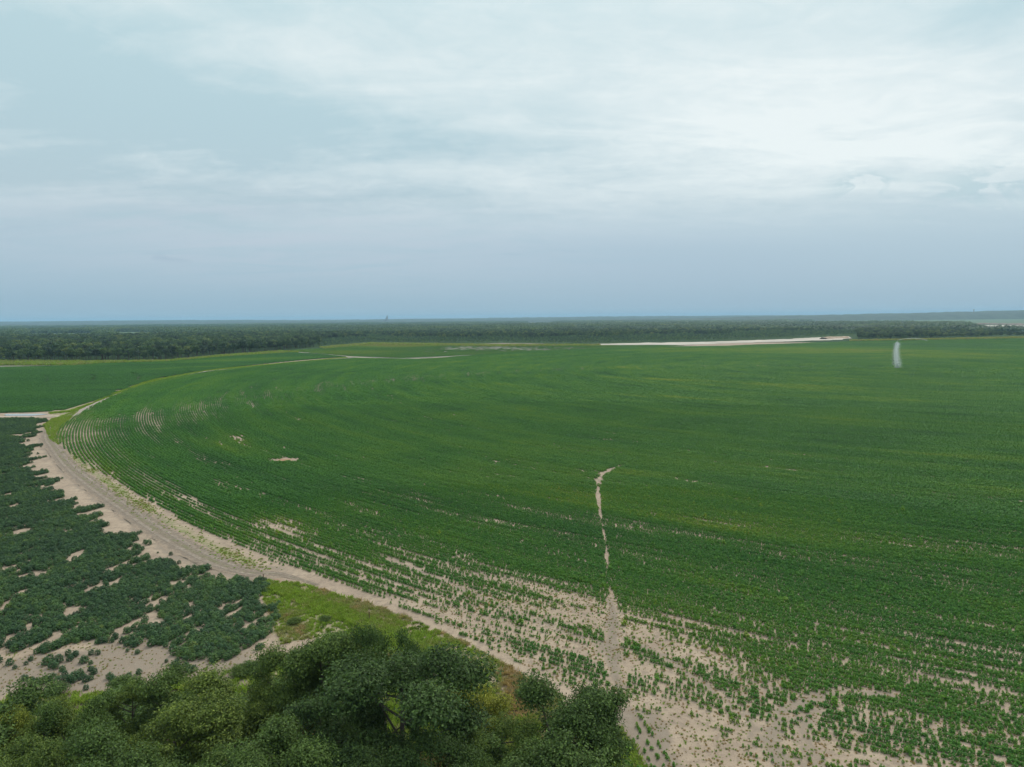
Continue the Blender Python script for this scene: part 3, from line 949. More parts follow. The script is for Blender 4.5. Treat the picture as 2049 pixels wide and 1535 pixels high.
END_ROWS_PX = [(1262, 1418), (1300, 1428), (1345, 1420), (1420, 1448), (1475, 1500), (1520, 1560), (1400, 1640), (1320, 1560), (1290, 1510)]
rr = np.arange(2, 900, SPC)
XS, YS, TH, RRI = [], [], [], []
for r in rr:
    k = max(8, int(2 * np.pi * r / 4.0))
    t = (np.arange(k) + rng.random()) * 2 * np.pi / k
    XS.append(CX + r * np.cos(t)); YS.append(CY + r * np.sin(t)); TH.append(t)
X = np.concatenate(XS); Y = np.concatenate(YS); TH = np.concatenate(TH)
ok = Y > 40
X, Y, TH = X[ok], Y[ok], TH[ok]
px, py = proj(X, Y)
ok = (px > -70) & (px < 2120) & (py < 1640) & crop_mask(X, Y, px, py)
X, Y, TH, px, py = X[ok], Y[ok], TH[ok], px[ok], py[ok]
D = np.hypot(X, Y)


def clip_edge(X, Y):
    px, py = proj(X, Y)
    r, _ = polar(X, Y)
    return crop_mask(X, Y, px, py) & ~inpoly(px, py, END_ROWS_PX), px, py


# far: 4 m stretches of canopy
m4 = D > 330
x4, y4, t4 = X[m4], Y[m4], TH[m4]
keep, p4x, p4y = clip_edge(x4, y4)
x4, y4, t4, p4x, p4y = x4[keep], y4[keep], t4[keep], p4x[keep], p4y[keep]
thin, tint = crop_fields(x4, y4, p4x, p4y)
keep = rng.random(len(x4)) > np.clip(thin - .12, 0, 1)
x4, y4, t4, thin, tint = x4[keep], y4[keep], t4[keep], thin[keep], tint[keep]
sc4 = np.clip(1.06 - .5 * thin, .5, 1.2) * rng.uniform(.85, 1.15, len(x4)) * (.62 + .70 * row_vigor(x4, y4))
# middle: 1 m stretches
m1 = (D > 165) & ~m4
x1 = np.repeat(X[m1], 4); y1 = np.repeat(Y[m1], 4); t1 = np.repeat(TH[m1], 4)
off = np.tile(np.array([-1.5, -.5, .5, 1.5]), m1.sum())
x1 = x1 - np.sin(t1) * off; y1 = y1 + np.cos(t1) * off
keep, p1x, p1y = clip_edge(x1, y1)
x1, y1, t1, p1x, p1y = x1[keep], y1[keep], t1[keep], p1x[keep], p1y[keep]
thin1, tint1 = crop_fields(x1, y1, p1x, p1y)
keep = rng.random(len(x1)) > np.clip(thin1 * 1.05 - .08, 0, 1)
x1, y1, t1, thin1, tint1 = x1[keep], y1[keep], t1[keep], thin1[keep], tint1[keep]
sc1 = np.clip(1.02 - .5 * thin1, .4, 1.1) * rng.uniform(.8, 1.15, len(x1)) * (.66 + .62 * row_vigor(x1, y1))
# near: plant by plant
m0 = D <= 165
K = 14
x0 = np.repeat(X[m0], K); y0 = np.repeat(Y[m0], K); t0 = np.repeat(TH[m0], K)
off = np.tile((np.arange(K) - (K - 1) / 2) * 4.0 / K, m0.sum()) + rng.normal(size=len(x0)) * .05
lat = rng.normal(size=len(x0)) * .035
x0 = x0 - np.sin(t0) * off + np.cos(t0) * lat; y0 = y0 + np.cos(t0) * off + np.sin(t0) * lat
keep, p0x, p0y = clip_edge(x0, y0)
x0, y0 = x0[keep], y0[keep]
# headland rows at the near corner run along the track
e1 = Pl([(1283, 1440), (1352, 1540)])
ed = (e1[1] - e1[0]) / np.linalg.norm(e1[1] - e1[0])
en = np.array([ed[1], -ed[0]])
q, w_ = np.meshgrid(np.arange(-12, 40, .29), np.arange(0, 26) * SPC)
hx = e1[0][0] + ed[0] * q + en[0] * w_; hy = e1[0][1] + ed[1] * q + en[1] * w_
hx = (hx + rng.normal(size=hx.shape) * .05).ravel(); hy = (hy + rng.normal(size=hy.shape) * .05).ravel()
hpx, hpy = proj(hx, hy)
k2 = inpoly(hpx, hpy, END_ROWS_PX)
n_head = int(k2.sum())
x0 = np.r_[x0, hx[k2]]; y0 = np.r_[y0, hy[k2]]
p0x, p0y = proj(x0, y0)
thin0, tint0 = crop_fields(x0, y0, p0x, p0y)
thin0[-n_head:] = np.minimum(thin0[-n_head:], .62) * (.75 + .5 * fbm(hx[k2] / 2, hy[k2] / 2, 78))
clump = fbm(x0 / .9, y0 / .9, 77, 2)                     # plants stand in clumps along the row where the stand is thin
keep = (rng.random(len(x0)) * .78 + clump * .22) > np.where(thin0 > 1.15, 1, np.clip(thin0 * .80, 0.03, .72))
keep &= (p0x > -20) & (p0x < 2070) & (p0y < 1560)
x0, y0, thin0, tint0, p0x, p0y = x0[keep], y0[keep], thin0[keep], tint0[keep], p0x[keep], p0y[keep]
sc0 = np.clip(1.18 - .55 * thin0, .62, 1.2) * rng.uniform(.75, 1.2, len(x0)) * (.70 + .52 * row_vigor(x0, y0))
# big weeds in the stand
big = rng.random(len(x0)) < .004
sc0 = np.where(big, rng.uniform(1.5, 2.3, len(x0)), sc0)
tint0 = np.where(big, tint0 + .15, tint0) + rng.normal(size=len(x0)) * .06

inview = (p0x > 4) & (p0x < 2045) & (p0y < 1530) & (p0y > 1200)
app = np.where(inview, sc0 / np.hypot(x0, y0), -1)
order = np.argsort(-app)
single = np.zeros(len(x0), bool)
single[order[:300]] = True
PLANT_OBJ = []
for i in np.where(single)[0]:
    k = int(rng.integers(6))
    o = link('crop_plant', PLANTS[k], None, (float(x0[i]), float(y0[i]), 0.0), float(rng.random() * 6.28), float(sc0[i]))
    o['tint'] = float(tint0[i])
    wh = ('in the corner rows along the bare track' if inpoly(p0x[i:i + 1], p0y[i:i + 1], END_ROWS_PX)[0] else 'beside the worn gully' if p0x[i] < 1300 else 'on the sand near the turning marks' if p0x[i] < 1680 else 'on the thin sandy rows at the near right')
    kd_ = 'big bushy' if sc0[i] > 1.4 else 'leafy'
    tag(o, f'{kd_} green crop plant {wh}', 'crop plant', f'{kd_} crop plants {wh}')
    PLANT_OBJ.append((k, o))
r_ = ~single
PP = [proto('crop_plant', m) for m in PLANTS]
PR1 = [proto('crop_row', m) for m in ROW1]
PR4 = [proto('crop_row', m) for m in ROW4]
n0, n1_, n4 = int(r_.sum()), len(x1), len(x4)
XX = np.r_[x0[r_], x1, x4]; YY = np.r_[y0[r_], y1, y4]
ROT = np.r_[rng.random(n0) * 6.28, t1 + np.pi / 2 + np.pi * rng.integers(0, 2, n1_), t4 + np.pi / 2 + np.pi * rng.integers(0, 2, n4)]
S0 = sc0[r_][:, None] * np.array([1.0, 1.0, 1.3])
wide1 = 1.0 + .35 * sst(edge_r(x1, y1) - polar(x1, y1)[0], 2, 14)
S1 = np.c_[np.ones(n1_), sc1 * wide1, sc1]
wide4 = 1.05 + .40 * sst(edge_r(x4, y4) - polar(x4, y4)[0], 2, 12)
S4 = np.c_[np.ones(n4), sc4 * wide4, sc4]
PICK = np.r_[rng.integers(0, 6, n0), 6 + rng.integers(0, 5, n1_), 11 + rng.integers(0, 5, n4)]
scatter('row_crop', PP + PR1 + PR4, XX, YY, 0.0, ROT, np.vstack([S0, S1, S4]), np.r_[tint0[r_], tint1, tint], PICK, 'broad round field of green row crop planted in curved rows')
print('row crop', n0, n1_, n4)

# ------------------------------------------------------------------ other crops
# wet dark field beyond the lane on the left: straight closed rows
WET_PX = [(-40, 827), (60, 826), (108, 823), (160, 812), (205, 797), (260, 774), (330, 754), (420, 740), (500, 731), (600, 721), (690, 714), (640, 709), (556, 704), (450, 710.5), (330, 724), (200, 728), (150, 732), (-40, 737)]
u = Pl([(0, 800), (300, 760)])
d_ = (u[1] - u[0]) / np.linalg.norm(u[1] - u[0])
d_ = np.array([math.cos(math.radians(12)), math.sin(math.radians(12))])
nn_ = np.array([-d_[1], d_[0]])
q, w_ = np.meshgrid(np.arange(-420, 420, 4.0), np.arange(-400, 700, .95))
wx = (-200 + d_[0] * q + nn_[0] * w_).ravel(); wy = (400 + d_[1] * q + nn_[1] * w_).ravel()
wpx, wpy = proj(wx, wy)
k = inpoly(wpx, wpy, WET_PX) & (wpx > -40) & (wy > 60)
wx, wy, wpx, wpy = wx[k], wy[k], wpx[k], wpy[k]
gaps = [[(88, 752), (98, 758), (90, 766)], [(178, 748), (190, 755), (184, 763)], [(262, 746), (280, 753), (274, 761)], [(376, 743), (392, 749), (390, 755)], [(0, 778), (100, 772), (200, 769)], [(205, 742), (230, 741)], [(230, 783), (270, 776)]]
gdm = np.full(len(wx), 1e9)
for gp in gaps:
    gdm = np.minimum(gdm, dist_line(wx, wy, Pl(gp)))
wt_ = .20 + .35 * (fbm(wx / 60, wy / 14, 61) - .5) + .12 * (fbm(wx / 6, wy / 6, 62) - .5) + .4 * blobs(wpx, wpy, [(480, 721, 150, 3, -2, 1.0), (340, 738, 50, 1.6, -3, .8), (80, 731, 120, 3, 0, 1.2), (410, 735, 40, 1.5, -2, .8), (60, 738, 120, 1.5, 0, .4)])
k = gdm > 1.6
sel = rng.integers(0, 5, len(wx))
scatter('field_crop', PR4, wx[k], wy[k], 0.0, math.radians(12), np.c_[np.ones(k.sum()), np.full(k.sum(), 1.3) * rng.uniform(.85, 1.15, k.sum()), 1.3 * rng.uniform(.85, 1.15, k.sum())], wt_[k], sel[k], 'dark green closed crop on the wet field beside the woods')
# thin light crop beyond the farm road
FF_PX = [(708, 713), (805, 716.5), (993, 708), (1290, 696), (1370, 691.5), (1330, 690.8), (1150, 691.5), (1000, 692), (850, 690), (740, 689), (660, 696), (570, 702)]
q, w_ = np.meshgrid(np.arange(-420, 420, 4.0), np.arange(300, 1250, 1.9))
fx = (q + rng.normal(size=q.shape)).ravel(); fy = (w_ + rng.normal(size=q.shape) * .2).ravel()
fpx, fpy = proj(fx, fy)
k = inpoly(fpx, fpy, FF_PX)
fx, fy, fpx, fpy = fx[k], fy[k], fpx[k], fpy[k]
bare = blobs(fpx, fpy, [(1000, 697, 160, 4.5, 0, .85), (900, 703, 80, 2, 0, .35)])
fn = fbm(fx / 40, fy / 40, 71)
k = rng.random(len(fx)) > bare + .25 * (fn > .55)
ft = .48 + .4 * (fn - .5) + .5 * blobs(fpx, fpy, [(780, 692, 90, 3, 0, 1), (700, 705, 100, 4, 0, .5), (1000, 691.5, 250, 1, 0, .9)])
scatter('field_crop', PR4, fx[k], fy[k], -0.05, rng.normal(size=k.sum()) * .05, np.c_[np.ones(k.sum()), 1.3 * np.ones(k.sum()), .9 * np.ones(k.sum())], ft[k], rng.integers(0, 5, k.sum()), 'thin light green crop beyond the pale farm road')

# bushy dark crop on the left
BUSH_PX = [(-60, 839), (60, 838), (92, 840), (78, 852), (58, 868), (50, 885), (58, 905), (52, 925), (72, 945), (88, 968), (120, 990), (150, 1010), (178, 1035), (215, 1066), (262, 1096), (302, 1112), (345, 1128), (400, 1140), (425, 1165),
           (450, 1158), (515, 1162), (528, 1195), (545, 1240), (556, 1270), (530, 1295), (480, 1310), (440, 1330), (390, 1318), (330, 1322), (300, 1296), (258, 1288), (250, 1262), (230, 1285), (160, 1292), (130, 1308), (95, 1312), (60, 1335), (20, 1340), (-60, 1348)]
BARE_PX = [(150, 1115, 22, 7, -30, 1), (230, 1168, 20, 5, -35, 1), (378, 1180, 12, 5, -30, .9), (240, 1265, 22, 8, -25, .9), (320, 1250, 9, 8, -60, .8), (10, 1215, 18, 8, -40, 1), (40, 1190, 22, 4, -25, .9), (110, 1280, 26, 8, -25, 1), (60, 1252, 20, 5, -30, .8),
           (410, 1222, 6, 4, 0, .7), (380, 1210, 5, 10, 0, .6), (10, 1310, 16, 14, -30, .9), (290, 1290, 16, 10, -30, .9), (345, 1170, 30, 5, -10, .6), (65, 885, 30, 4, -10, .8), (35, 872, 20, 3, 0, .7), (70, 975, 24, 3, -5, .7), (110, 1060, 20, 3, -10, .5), (470, 1210, 5, 9, 0, .6), (443, 1212, 4, 8, 20, .6), (20, 1278, 14, 6, -30, .7),
           (405, 1262, 14, 4, -10, .7), (470, 1250, 10, 3, 0, .5), (180, 1210, 10, 2, -20, .5), (275, 1130, 20, 3, -20, .5), (200, 1060, 22, 3, -10, .5), (60, 1100, 22, 3, -15, .5)]
b1 = Pl([(60, 1262), (200, 1203)])
bd = (b1[1] - b1[0]) / np.linalg.norm(b1[1] - b1[0])
bn = np.array([-bd[1], bd[0]])
q, w_ = np.meshgrid(np.arange(-260, 300, .52), np.arange(-200, 220, .96))
bx = b1[0][0] + bd[0] * q + bn[0] * w_; by = b1[0][1] + bd[1] * q + bn[1] * w_
bx = (bx + rng.normal(size=bx.shape) * .10).ravel(); by = (by + rng.normal(size=by.shape) * .10).ravel()
k = (by > 55) & (by < 330)
bx, by = bx[k], by[k]
bqx, bqy = proj(bx, by)
k = (bqx > -40) & (bqx < 600)
bx, by, bqx, bqy = bx[k], by[k], bqx[k], bqy[k]
along = (bx - b1[0][0]) * bd[0] + (by - b1[0][1]) * bd[1]; across = (bx - b1[0][0]) * bn[0] + (by - b1[0][1]) * bn[1]
fing = (fbm(along / 12, across / 2.2, 81) - .5)             # the edge breaks into fingers along the rows
sh = 150 * fing * sst(bqy, 820, 1100) + 70 * fing
kin = inpoly(bqx + sh, bqy + sh * .05, BUSH_PX)
hole = blobs(bqx, bqy, BARE_PX) * (.7 + .7 * fbm(along / 3, across / 2, 85)) + .9 * sst(fbm(along / 7, across / 2.4, 84), .63, .72)
kin &= (hole + .30 * (rng.random(len(bx)) - .5) < .44) & (rng.random(len(bx)) > .05)
wx_, wy_ = bx[kin], by[kin]
bt = .36 + .6 * (fbm(wx_ / 8, wy_ / 8, 91) - .5) + rng.normal(size=len(wx_)) * .14
bt = bt + .25 * blobs(bqx[kin], bqy[kin], [(430, 1165, 40, 14, 10, 1), (540, 1270, 40, 20, 0, .8)])
bs = rng.uniform(.72, 1.2, len(wx_)) * (.78 + .5 * fbm(wx_ / 3, wy_ / 3, 95))
# lone bushes on the bare sand, as surveyed: position, size
LONE = [(168, 1326, 1.15), (183, 1310, .8), (196, 1310, .75), (182, 1329, .6), (137, 1311, .9), (152, 1311, .75), (105, 1335, 1.1), (92, 1330, 1.1), (118, 1325, 1.2), (100, 1322, 1.0), (112, 1338, .9), (125, 1343, .8), (140, 1322, .9), (150, 1314, .9),
        (62, 1322, .7), (52, 1330, .55), (30, 1338, .6), (20, 1330, 1.0), (90, 1366, 1.0), (105, 1362, 1.1), (118, 1366, 1.0), (132, 1362, .8), (140, 1364, 1.1), (150, 1358, 1.1), (160, 1352, 1.0), (146, 1366, .9), (130, 1352, .8), (172, 1364, .9), (168, 1356, .6),
        (181, 1342, .7), (187, 1349, 1.0), (220, 1358, .95), (226, 1364, .9), (258, 1356, .75), (172, 1380, .7), (160, 1361, .5), (183, 1360, .6), (278, 1349, .8), (350, 1335, 1.0), (358, 1342, 1.1), (372, 1340, 1.1), (380, 1346, 1.0), (388, 1342, .9), (355, 1326, .7), (371, 1323, .8), (333, 1325, .5),
        (75, 1368, .8), (65, 1362, .6), (50, 1362, .9), (95, 1382, .7), (275, 1308, .7), (230, 1279, .8), (195, 1288, .8), (212, 1286, .6), (255, 1304, .5),
        (122, 985, .8), (155, 1008, .6), (170, 1048, .7), (232, 1080, .9), (242, 1072, 1.2), (226, 1074, .8), (195, 1058, .7), (298, 1090, 1.2), (291, 1088, 1.0), (342, 1111, .8), (316, 1107, .4), (227, 1095, 1.1), (242, 1092, .9), (258, 1092, 1.0), (272, 1098, 1.1), (72, 918, .7), (85, 941, .7), (70, 935, .6), (76, 909, .8), (82, 895, .6), (100, 868, .5), (64, 868, .8), (104, 975, .5),
        (340, 1160, 1.0), (352, 1153, .9), (360, 1150, 1.0), (368, 1160, .7), (408, 1148, .8), (375, 1140, .9)]
lx, ly = P([a_[0] for a_ in LONE], [a_[1] for a_ in LONE])
ls = np.array([a_[2] for a_ in LONE])
PB = [proto('crop_bush', m) for m in BUSHES]
for X_, Y_, s_ in zip(lx, ly, ls):
    o = link('crop_bush', BUSHES[int(rng.integers(6))], None, (float(X_), float(Y_), 0.0), float(rng.random() * 6.28), float(s_ * 1.05))
    o['tint'] = float(.30 + rng.normal() * .12)
    pxx, pyy = proj(X_, Y_)
    sz_ = 'large' if s_ >= 1.0 else ('medium' if s_ > .72 else 'small')
    wh = ('on the tan strip beside the curved track' if pyy < 1125 else 'on the sand at the stand tip by the track' if pyy < 1200 else 'on the grey bare ground just above the tree belt' if pyy > 1340 else
          'on bare ground at the lower left stand rim' if pxx < 165 else 'on the bare ground below the middle of the stand')
    tag(o, f'{sz_} lone dark green crop bush {wh}', 'bush', f'{sz_} lone bushes {wh}')
# the nearest bushes of the closed stand are single objects too
wpx_, wpy_ = proj(wx_, wy_)
app = np.where((wpx_ > 3) & (wpy_ < 1420), bs / np.hypot(wx_, wy_), -1)
sing = np.zeros(len(wx_), bool)
sing[np.argsort(-app)[:300 - len(LONE)]] = True
for i in np.where(sing)[0]:
    o = link('crop_bush', BUSHES[int(rng.integers(6))], None, (float(wx_[i]), float(wy_[i]), 0.0), float(rng.random() * 6.28), float(bs[i]))
    o['tint'] = float(bt[i])
    wh = 'at the left end' if wpx_[i] < 140 else 'near the bare patch in the middle' if wpx_[i] < 330 else 'near the grassy verge'
    tl = 'lighter green' if bt[i] > .5 else 'dark green'
    tag(o, f'{tl} crop bush on the near stand rim {wh}', 'bush', f'{tl} bushes on the near rim {wh}')
k = ~sing
scatter('bush_crop', PB, wx_[k], wy_[k], 0.0, rng.random(k.sum()) * 6.28, bs[k], bt[k], rng.integers(0, 6, k.sum()), 'dense dark green bushy crop on the sandy field')
print('bush', len(wx_))

# ------------------------------------------------------------------ grass and weeds
PT = [proto('grass_tuft', m) for m in TUFTS]
GXs, GYs, GT, GS = [], [], [], []


def grass_area(poly_px, per_m2, tintf, scale, seed):
    A = np.array(poly_px)
    pl = Pl(poly_px)
    x0_, x1_, y0_, y1_ = pl[:, 0].min(), pl[:, 0].max(), pl[:, 1].min(), pl[:, 1].max()
    n = int((x1_ - x0_) * (y1_ - y0_) * per_m2)
    x = rng.uniform(x0_, x1_, n); y = rng.uniform(y0_, y1_, n)
    a_, b_ = proj(x, y)
    nz = fbm(x / 4, y / 4, seed)
    k = inpoly(a_, b_, poly_px) & (rng.random(n) < .25 + 1.2 * nz)
    x, y, a_, b_, nz = x[k], y[k], a_[k], b_[k], nz[k]
    GXs.append(x); GYs.append(y); GT.append(tintf(a_, b_, nz) + rng.normal(size=len(x)) * .10); GS.append(scale * rng.uniform(.6, 1.3, len(x)) * (.7 + .6 * nz))


STRIP = Pl([(515, 1166), (600, 1190), (680, 1222), (760, 1262), (860, 1310)])
def verge_tint(a_, b_, nz):
    x, y = P(a_, b_)
    d = dist_line(x, y, STRIP)
    return .44 + 1.25 * (nz - .5) + .34 * sst(d, 2.5, 7) * (.4 + nz)
grass_area(VERGE_PX, 7, verge_tint, 1.0, 101)
bright = [(512, 1162), (600, 1183), (690, 1216), (780, 1260), (870, 1305), (850, 1325), (760, 1275), (680, 1240), (600, 1208), (530, 1178)]
grass_area(bright, 16, lambda a_, b_, nz: .46 + .55 * (nz - .5), 1.3, 103)
grass_area([(1235, 1455), (1262, 1490), (1290, 1545), (1220, 1560), (1225, 1490)], 16, lambda a_, b_, nz: .52 + .4 * (nz - .5), 1.3, 105)
grass_area([(0, 1395), (260, 1385), (420, 1350), (600, 1310), (720, 1290), (900, 1380), (1200, 1440), (1240, 1535), (0, 1535)], 2.5, lambda a_, b_, nz: .3 + .7 * (nz - .3), 1.3, 107)
# seedlings and dead stalks on the bare sand
grass_area([(760, 1180), (1000, 1160), (1230, 1180), (1500, 1270), (2049, 1440), (2060, 1545), (1345, 1545), (1275, 1440), (1100, 1360)], 5, lambda a_, b_, nz: .30 + 1.3 * rng.random(len(a_)) ** 1.5, .34, 123)
grass_area([(0, 1300), (250, 1270), (450, 1310), (620, 1270), (560, 1335), (420, 1350), (250, 1385), (0, 1390)], 3, lambda a_, b_, nz: .5 + .7 * rng.random(len(a_)), .30, 125)
# grass along the ring track
TR = resample(TRACK_G, .16)
tpx, tpy = proj(TR[:, 0], TR[:, 1])
k = (tpx > -20) & (tpx < 540) & (tpy > 790)
TR = TR[k]
n = len(TR)
for rep in range(4):
    jx = TR[:, 0] + rng.normal(size=n) * 1.3; jy = TR[:, 1] + rng.normal(size=n) * 1.3
    nz = fbm(jx / 9, jy / 9, 111, 5)
    kk = nz + rng.normal(size=n) * .16 > .54
    GXs.append(jx[kk]); GYs.append(jy[kk]); GT.append(.58 + .6 * (nz[kk] - .5) + rng.normal(size=kk.sum()) * .16); GS.append(rng.uniform(.3, .7, kk.sum()))
# bright weeds outside the far stretch of the ring track
WEED_PX = [(98, 826), (140, 822), (185, 806), (230, 786), (300, 761), (420, 739.5), (520, 730.5), (690, 715), (696, 715.6), (520, 732.8), (410, 743), (300, 766), (235, 787.5), (190, 806), (150, 824), (100, 829)]
grass_area(WEED_PX, 3.5, lambda a_, b_, nz: .42 + .35 * (nz - .5), 1.5, 113)
grass_area([(86, 850), (104, 838), (160, 820), (140, 838), (112, 868), (118, 890), (100, 880)], 5, lambda a_, b_, nz: .5 + .5 * (nz - .5), .9, 115)
grass_area([(-20, 722), (180, 723.5), (330, 722), (450, 711), (560, 703), (600, 705), (450, 714), (330, 724.5), (200, 727.5), (150, 731), (-20, 731)], .30, lambda a_, b_, nz: .60 + .5 * (nz - .5), 5.0, 117)
grass_area([(640, 695), (740, 686.5), (850, 688), (1000, 690), (1200, 690), (1200, 691.5), (1000, 693.5), (850, 691), (740, 690), (650, 698)], .25, lambda a_, b_, nz: .68 + .3 * (nz - .5), 5.0, 119)
grass_area([(1702, 681), (2049, 674.5), (2049, 677), (1850, 680), (1702, 682.5)], .2, lambda a_, b_, nz: .75 + .3 * (nz - .5), 5.0, 121)
gX, gY, gT, gS = map(np.concatenate, (GXs, GYs, GT, GS))
k = (gX > -600)
scatter('grass', PT, gX[k], gY[k], np.where(gY[k] < 340, 0.0, -0.1), rng.random(k.sum()) * 6.28, gS[k], gT[k], rng.integers(0, 5, k.sum()), 'rough green and straw coloured grass along the field edges')
print('grass', len(gX))

# ------------------------------------------------------------------ trees
def limbs(rg, h, spread, n, r0, base=.25, twist=.15):
    """tapered trunk with limbs; returns the builder and limb tips"""
    b = MB()
    lean = rg.normal(size=2) * .06 * h
    tp = [(0, 0, -.2), (lean[0] * .3, lean[1] * .3, h * .3), (lean[0] * .7, lean[1] * .7, h * .55), (lean[0], lean[1], h * .86)]
    b.tube(tp, [r0 * 1.25, r0 * .85, r0 * .55, r0 * .14], 7)
    tips = [np.array([lean[0], lean[1], h * .84])]
    for i in range(n):
        t = base + (.8 - base) * (i + rg.random()) / n
        z = h * t
        a = i * 2.4 + rg.normal() * .4
        ln = spread * (1.05 - .55 * abs(t - .42) / .5) * rg.uniform(.7, 1.05)
        s = np.array([lean[0] * t, lean[1] * t, z])
        rise = rg.uniform(.35, .8) * ln * (.6 + t * .5)
        e = s + np.array([math.cos(a) * ln, math.sin(a) * ln, rise])
        mid = (s + e) / 2 + np.array([0, 0, -.06 * ln]) + rg.normal(size=3) * twist
        b.tube([s, mid, e], [r0 * .42 * (1.1 - t * .6), r0 * .26, r0 * .06], 5)
        tips.append(e)
        for q_ in range(2):
            f0 = mid + (e - mid) * rg.uniform(.1, .5)
            e2 = f0 + (e - s) * rg.uniform(.25, .4) + rg.normal(size=3) * ln * .22
            b.tube([f0, (f0 + e2) / 2, e2], [r0 * .16, r0 * .1, r0 * .03], 4)
            tips.append(e2)
    return b, tips


def crown(rg, tips, h, lobe, n, L, mat, name, flat=.75, up=.5):
    """leaves in lobes round the limb tips, denser on the outside, with gaps between the lobes"""
    T_ = np.array(tips)
    m = len(T_)
    lr = lobe * rg.uniform(.6, 1.25, m)
    w = lr ** 2; w /= w.sum()
    idx = rg.choice(m, n, p=w)
    d = rg.normal(size=(n, 3)); d /= np.linalg.norm(d, axis=1)[:, None]
    d[:, 2] = np.where(d[:, 2] < -.25, -d[:, 2] * .8, d[:, 2])
    r = (.45 + .58 * rg.random(n) ** .6)
    # smaller sprays inside each lobe
    spray = rg.integers(0, 26, n)
    sd = rg.normal(size=(m, 26, 3)); sd /= np.linalg.norm(sd, axis=2)[:, :, None]
    d = d * .55 + sd[idx, spray] * .6
    d[:, 2] = np.where(d[:, 2] < -.3, -d[:, 2] * .6, d[:, 2])
    C = T_[idx] + d * (r * lr[idx])[:, None] * np.array([1, 1, flat])
    Nn = d * .55 + np.array([0, 0, up]) + rg.normal(size=(n, 3)) * .5
    tone = np.clip(.5 + .22 * rg.normal(size=n) + (rg.random((m, 26))[idx, spray] - .5) * .5, 0, 1)
    return leafmesh(name, C, Nn, L * rg.uniform(.7, 1.35, n), L * rg.uniform(.42, .65, n), mat, rg, tone)


def tree_kind(seed, h, spread, nl, lobe, n, L, flat=.75, base=.25, bark=MAT_BARK):
    rg = np.random.default_rng(seed)
    b, tips = limbs(rg, h, spread, nl, h * .022, base)
    return b.me('trunk', bark), crown(rg, tips, h, lobe, n, L, MAT_TREE, 'crown', flat)


KIND = {
    'round': tree_kind(1, 12, 4.2, 9, 1.75, 30000, .23),
    'broad': tree_kind(2, 11, 5.0, 10, 1.9, 34000, .24),
    'oval': tree_kind(3, 13, 3.4, 9, 1.6, 27000, .22),
    'tall': tree_kind(4, 14, 1.9, 16, 1.1, 24000, .20, .95, .06),
    'small': tree_kind(5, 8, 2.6, 7, 1.3, 15000, .20),
    'airy': tree_kind(6, 11, 4.0, 9, 1.45, 21000, .21, .6),
    'large': tree_kind(7, 13, 5.4, 12, 1.9, 42000, .24),
    'willow': tree_kind(8, 10, 4.0, 10, 1.5, 30000, .17, .9),
    'twiggy': tree_kind(9, 10, 3.0, 9, 1.2, 12000, .21, .7, .3, MAT_PALEBARK),
}
KH, KV = {}, {}
for k_, (t_, c_) in KIND.items():
    co = np.empty(len(c_.vertices) * 3, np.float32); c_.vertices.foreach_get('co', co); co = co.reshape(-1, 3)
    KH[k_] = float(np.percentile(co[:, 2], 99.7)); KV[k_] = co[::37].astype(float)
